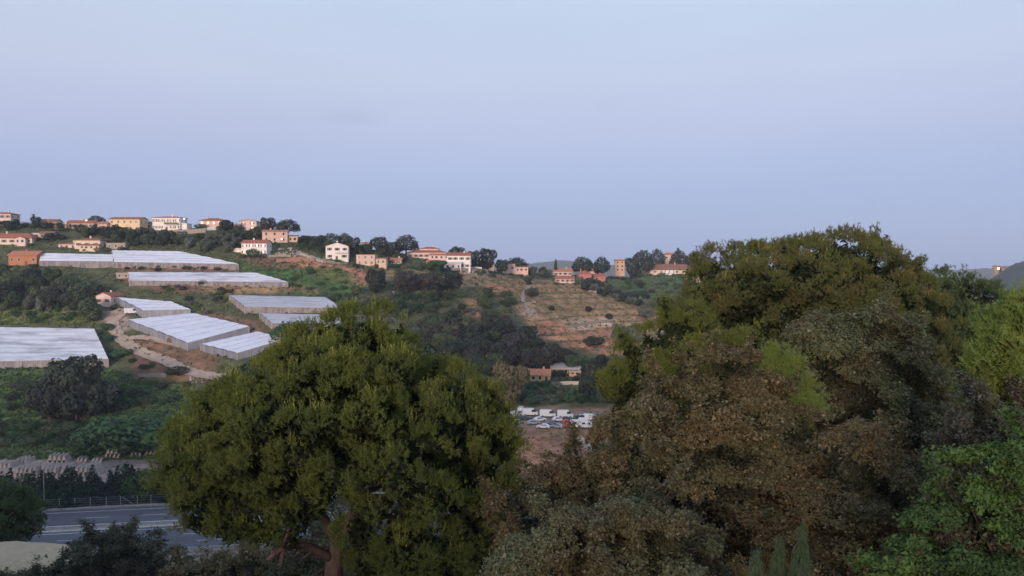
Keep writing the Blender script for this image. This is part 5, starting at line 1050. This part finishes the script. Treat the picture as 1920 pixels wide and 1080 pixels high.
for (a, b_) in (((560,935,-1.5),(505,940,-2.2)), ((565,930,-1.5),(520,925,-2)), ((556,938,-1.5),(500,955,-2.4)), ((600,1045,-.5),(540,1055,-1.5)), ((590,1030,-.8),(545,1045,-1.4)), ((570,1025,-1.2),(530,1050,-2)), ((605,1068,-.3),(565,1080,-.8)), ((700,965,-1.5),(775,1000,-2.2)), ((748,965,-1.8),(775,998,-2.3)), ((610,1000,-.2),(590,1010,-.6)), ((560,1020,-1.2),(575,1008,-1.4)), ((640,930,-.5),(620,905,-1.5))):
    m_ = tuple((x + y) / 2 + r_.normal() * (4 if k_ < 2 else .1) for k_, (x, y) in enumerate(zip(a, b_))); tw.tube([bp(*a), bp(*m_), bp(*b_)], [.035,.025,.01], 5, False)
part('twigs', tw, M['bark'], big)['kind'] = 'stuff'

# pines on the right
pine('tall pine with golden tips rising highest on the right', 38, [(1550,525,80,0),(1480,525,68,1),(1410,535,66,.5),(1553,478,38,.5),(1475,490,38,1),(1410,500,32,1),(1615,535,68,1.5),(1360,560,80,.5),(1330,600,58,0),(1440,590,100,0),(1540,600,110,0),(1640,590,100,1),(1700,565,58,2),(1700,630,85,1.5),(1380,650,75,-1),(1340,565,28,1.5),(1480,680,90,0),(1600,680,100,0),(1420,550,60,-2),(1520,540,60,-2.4),(1600,570,60,-2),(1660,540,50,-1)],
     (1520,), (1520,800), .34, ('pine_b','pine_b_tip','pine_dim'), 24000, 1.1, 43, leads=5, nl=.145, nw=.026, lobe=(.5,1.0), candle=.8, tip=.32)
pine('dark green pine behind, right of the golden tipped one', 44, [(1760,595,75,0),(1800,580,65,0),(1835,580,40,.5),(1845,625,45,.5),(1780,640,90,0),(1720,580,60,1),(1830,680,80,0),(1740,700,90,0),(1805,540,28,1),(1765,540,26,1),(1830,760,90,0),(1740,800,90,0)],
     (1780,), (1780,780), .32, ('pine_c','pine_c','pine_dim'), 9500, 1.6, 44, leads=2, nl=.17, nw=.032, lobe=(.7,1.3), candle=.4, tip=.3)
pine('lower pine left of the golden tipped one, above the brown oak', 33, [(1270,640,55,0),(1230,680,60,0),(1290,700,70,0),(1200,730,55,0),(1340,680,60,-1),(1250,750,80,0),(1180,770,45,.5),(1350,740,70,0),(1300,620,34,.5),(1380,700,50,-1),(1210,800,60,0)],
     (1270,), (1270,820), .26, ('pine','pine_b','pine_dim'), 9500, 1.2, 45, nl=.135, nw=.023, lobe=(.5,.95), candle=.6, tip=.35)
pine('young lime green pine top poking out between the oaks', 22, [(1462,720,36,0),(1475,760,42,0),(1455,690,20,0),(1495,770,26,.3)], (1468,), (1468,790), .10, ('pine_lime','pine_lime','pine'), 4500, .34, 46, nl=.11, nw=.013, lobe=(.2,.36), candle=2.2, tip=.45)
pine('bright green pine at the right edge', 15, [(1890,660,42,0),(1920,625,42,.3),(1950,660,60,.5),(1865,700,34,-.2),(1850,738,26,0),(1910,730,50,.3),(1955,610,40,.5),(1836,762,18,0)], (1960,), (1960,860), .16, ('pine_lime','pine_lime','pine'), 6500, .46, 47, nl=.12, nw=.015, lobe=(.26,.5), candle=.9, tip=.3)
# oaks on the right
broadleaf('wide brown leaved oak in the right foreground', 21, [(1260,798,78,0),(1330,785,84,0),(1220,810,50,-.3),(1400,760,75,.3),(1400,830,100,0),(1300,870,120,0),(1210,880,80,.2),(1480,850,90,.2),(1540,890,80,0),(1380,950,120,-.5),(1240,940,80,0),(1340,742,36,.4),(1410,740,32,.6),(1240,768,32,.2),(1480,960,110,-.3)],
          1380, (1380,1010), .22, 'oak_brown', 150000, .056, 51, gap=.84, lobe=(.42,.85))
broadleaf('tall grey brown oak behind, between the pines and the brown oak', 27, [(1560,660,70,0),(1620,650,60,.3),(1500,680,55,-.2),(1660,700,70,0),(1580,740,100,0),(1680,760,80,.3),(1540,620,36,.3),(1620,820,110,0),(1700,830,60,.4),(1520,760,60,-.5),(1600,610,30,.5),(1690,650,40,.5),(1720,720,50,.5)],
          1600, (1600,870), .24, 'oak_grey', 105000, .070, 52, gap=1.0, lobe=(.5,1.0))
broadleaf('reddish brown oak low on the right behind the weeping conifer', 19, [(1600,890,75,0),(1660,900,60,.2),(1560,960,90,0),(1640,980,80,0),(1530,1040,80,0),(1620,1060,80,0),(1690,960,40,.3)],
          1610, (1610,1090), .18, 'oak_brown', 62000, .053, 53, gap=.78, lobe=(.4,.75))
broadleaf('sage green oak at the bottom centre, right of the big pine', 17, [(1060,1030,62,0),(1120,1010,55,0),(1190,990,60,0),(1232,950,36,.2),(1255,1020,62,0),(1140,1080,90,0),(1000,1050,50,0),(1250,1090,90,0),(955,1085,40,0),(1215,930,22,.4),(1150,960,30,.3)],
          1140, (1140,1120), .18, 'oak_sage', 80000, .049, 54, gap=.68, lobe=(.34,.66))
broadleaf('rusty low oak between the big pine and the sage green oak', 24, [(1060,905,55,0),(1110,900,60,0),(1000,940,50,0),(1050,960,70,0),(1140,930,55,.3),(960,960,40,.3),(985,1010,60,0)],
          1060, (1060,1010), .18, 'oak_rust', 42000, .062, 55, gap=.85, lobe=(.42,.8))
broadleaf('bright green leafy shrub in the bottom right corner', 11.5, [(1810,930,55,0),(1875,900,50,0),(1920,945,75,.2),(1790,1010,75,0),(1885,1030,100,0),(1725,1065,60,0),(1960,880,55,.3),(1765,890,30,.2),(1670,1085,45,0),(1980,1000,90,.4),(1840,985,60,.2),(1745,940,26,.4)],
          1860, (1860,1120), .12, 'fresh', 60000, .044, 56, gap=.5, lobe=(.24,.5), name='leafy_shrub', cat='shrub')
broadleaf('grey twiggy bush between the bright pine and the leafy shrub', 14, [(1860,790,50,0),(1910,800,55,.2),(1880,840,50,0),(1820,830,36,.2),(1950,780,60,.4)], 1890, (1890,880), .08, 'twiggy', 18000, .040, 57, gap=.52, lobe=(.22,.42), name='twiggy_bush', cat='shrub', loose=.6, twigs=160)
broadleaf('dark holm oak filling the gap under the grey brown oak', 23.5, [(1720,900,70,0),(1760,830,60,.6),(1700,960,80,0),(1770,900,60,.6)], 1740, (1740,1000), .15, 'oak_dark', 26000, .064, 58, gap=.85, lobe=(.45,.8))
# weeping conifer tops
def weeping(label, u, vt, vb, wpx, d, seed):
    r_ = np.random.default_rng(seed); g0 = P(u, vb, d); base = Vector((g0.x, d, h1(g0.x, d))); t_ = thing('weeping_conifer', label, 'tree', base, 0, 'weeping conifers in the lower right'); zt = vz(vt, d) - base.z; hh = (vb - vt) / F * d; n = 9000
    ns = 46; f = (np.arange(ns) / ns) ** .8; a = np.arange(ns) * 2.4 + r_.normal(size=ns) * .3; R_ = wpx / F * d * .5 * np.minimum(1, .22 + 1.1 * f) * r_.uniform(.7, 1.1, ns); k_ = r_.integers(0, ns, n); t2 = r_.uniform(.15, 1, n)
    rr = R_[k_] * (1 - (1 - t2) ** 2); p = np.stack([rr * np.cos(a[k_]), rr * np.sin(a[k_]), zt + .05 - f[k_] * hh + .10 * np.sin(t2 * 2.2) - .42 * t2 ** 2.2], 1) + r_.normal(size=(n, 3)) * .018
    link('crown', np_mesh('crown', spikes(p, unit(np.stack([np.cos(a[k_])*.3, np.sin(a[k_])*.3, -np.ones(n)], 1) + .45 * rdirs(n, r_)), r_.uniform(.05, .11, n), r_.uniform(.009, .016, n), r_).reshape(-1, 3), 3), FM['weep'], t_)
    part('trunk', MB().tube([(0,0,-.4),(0,0,zt*.6),(0,0,zt-.15)], [.09,.06,.015], 7), M['bark_dark'], t_)
weeping('tallest drooping conifer top in front of the reddish oak', 1502, 992, 1140, 48, 12, 1)
weeping('drooping conifer top left of the tallest one', 1460, 1018, 1140, 46, 12.6, 2)
weeping('low drooping conifer top at the bottom edge', 1416, 1044, 1140, 50, 11.6, 3)
# lower left
broadleaf('broad dark oak in front of the highway, lower left', 88, [(215,1045,52,0),(160,1065,50,0),(265,1055,48,0),(105,1095,40,0),(230,1020,34,0),(50,1112,42,0),(300,1085,45,0),(0,1112,40,0),(180,1100,70,0)], 190, (190,1120), .35, 'oak_dark', 44000, .22, 61, gap=2.0, lobe=(1.0,2.0))
pine('rounded young pine at the left edge before the highway', 112, [(22,965,40,0),(0,950,36,0),(40,985,30,0),(10,990,40,0),(-20,970,50,0)], (15,), (15,1000), .25, ('pine_c','pine_c','pine_dim'), 3500, 1.5, 62, nl=.42, nw=.10, lobe=(.9,1.6), candle=0)
broadleaf('brownish shrub under the big pine, before the highway barrier', 62, [(430,1075,42,0),(390,1085,40,0),(490,1056,42,0),(560,1066,42,0),(350,1085,36,0)], 430, (430,1100), .15, 'oak_brown', 20000, .15, 63, gap=1.4, lobe=(.6,1.2), name='shrub', cat='shrub')
broadleaf('dark shrub behind the trunk of the big pine', 45, [(560,1060,50,0),(620,1050,60,0),(700,1060,70,0),(800,1060,80,0),(880,1040,70,0),(920,1000,50,.5),(660,1010,50,1),(760,1000,60,1),(600,985,40,1.5)], 720, (720,1120), .2, 'oak_dark', 26000, .13, 64, gap=1.3, lobe=(.6,1.1), name='shrub', cat='shrub')

broadleaf('dark thicket on the slope behind the brown oak', 40, [(1060,960,60,0),(1150,950,70,0),(1250,930,80,0),(1350,930,80,0),(1450,940,80,0),(1550,950,80,0),(1650,960,80,0),(1200,1020,90,0),(1340,1020,90,0),(1480,1030,90,0),(1620,1040,90,0),(1040,1030,70,0)], 1340, (1340,1080), .2, 'oak_dark', 24000, .14, 65, gap=1.3, lobe=(.7,1.3), name='thicket', cat='shrub')

# ------------------------------------------------------------------ the air
hz = link('haze', MB().box(-5200, 5200, -620, 4700, -75, 300).mesh('haze'), None); tag(hz, None, None, kind='stuff'); hz['label'] = 'thin blue evening haze over the valley'; hz['category'] = 'haze'
hm = bpy.data.materials.new('haze'); hm.use_nodes = True; t = hm.node_tree; t.nodes.clear(); mo_ = t.nodes.new('ShaderNodeOutputMaterial'); pv = t.nodes.new('ShaderNodeVolumePrincipled')
pv.inputs['Color'].default_value = (.80,.87,1.0,1); pv.inputs['Density'].default_value = 0.00012; pv.inputs['Anisotropy'].default_value = 0.0
t.links.new(pv.outputs[0], mo_.inputs['Volume']); hz.data.materials.append(hm)
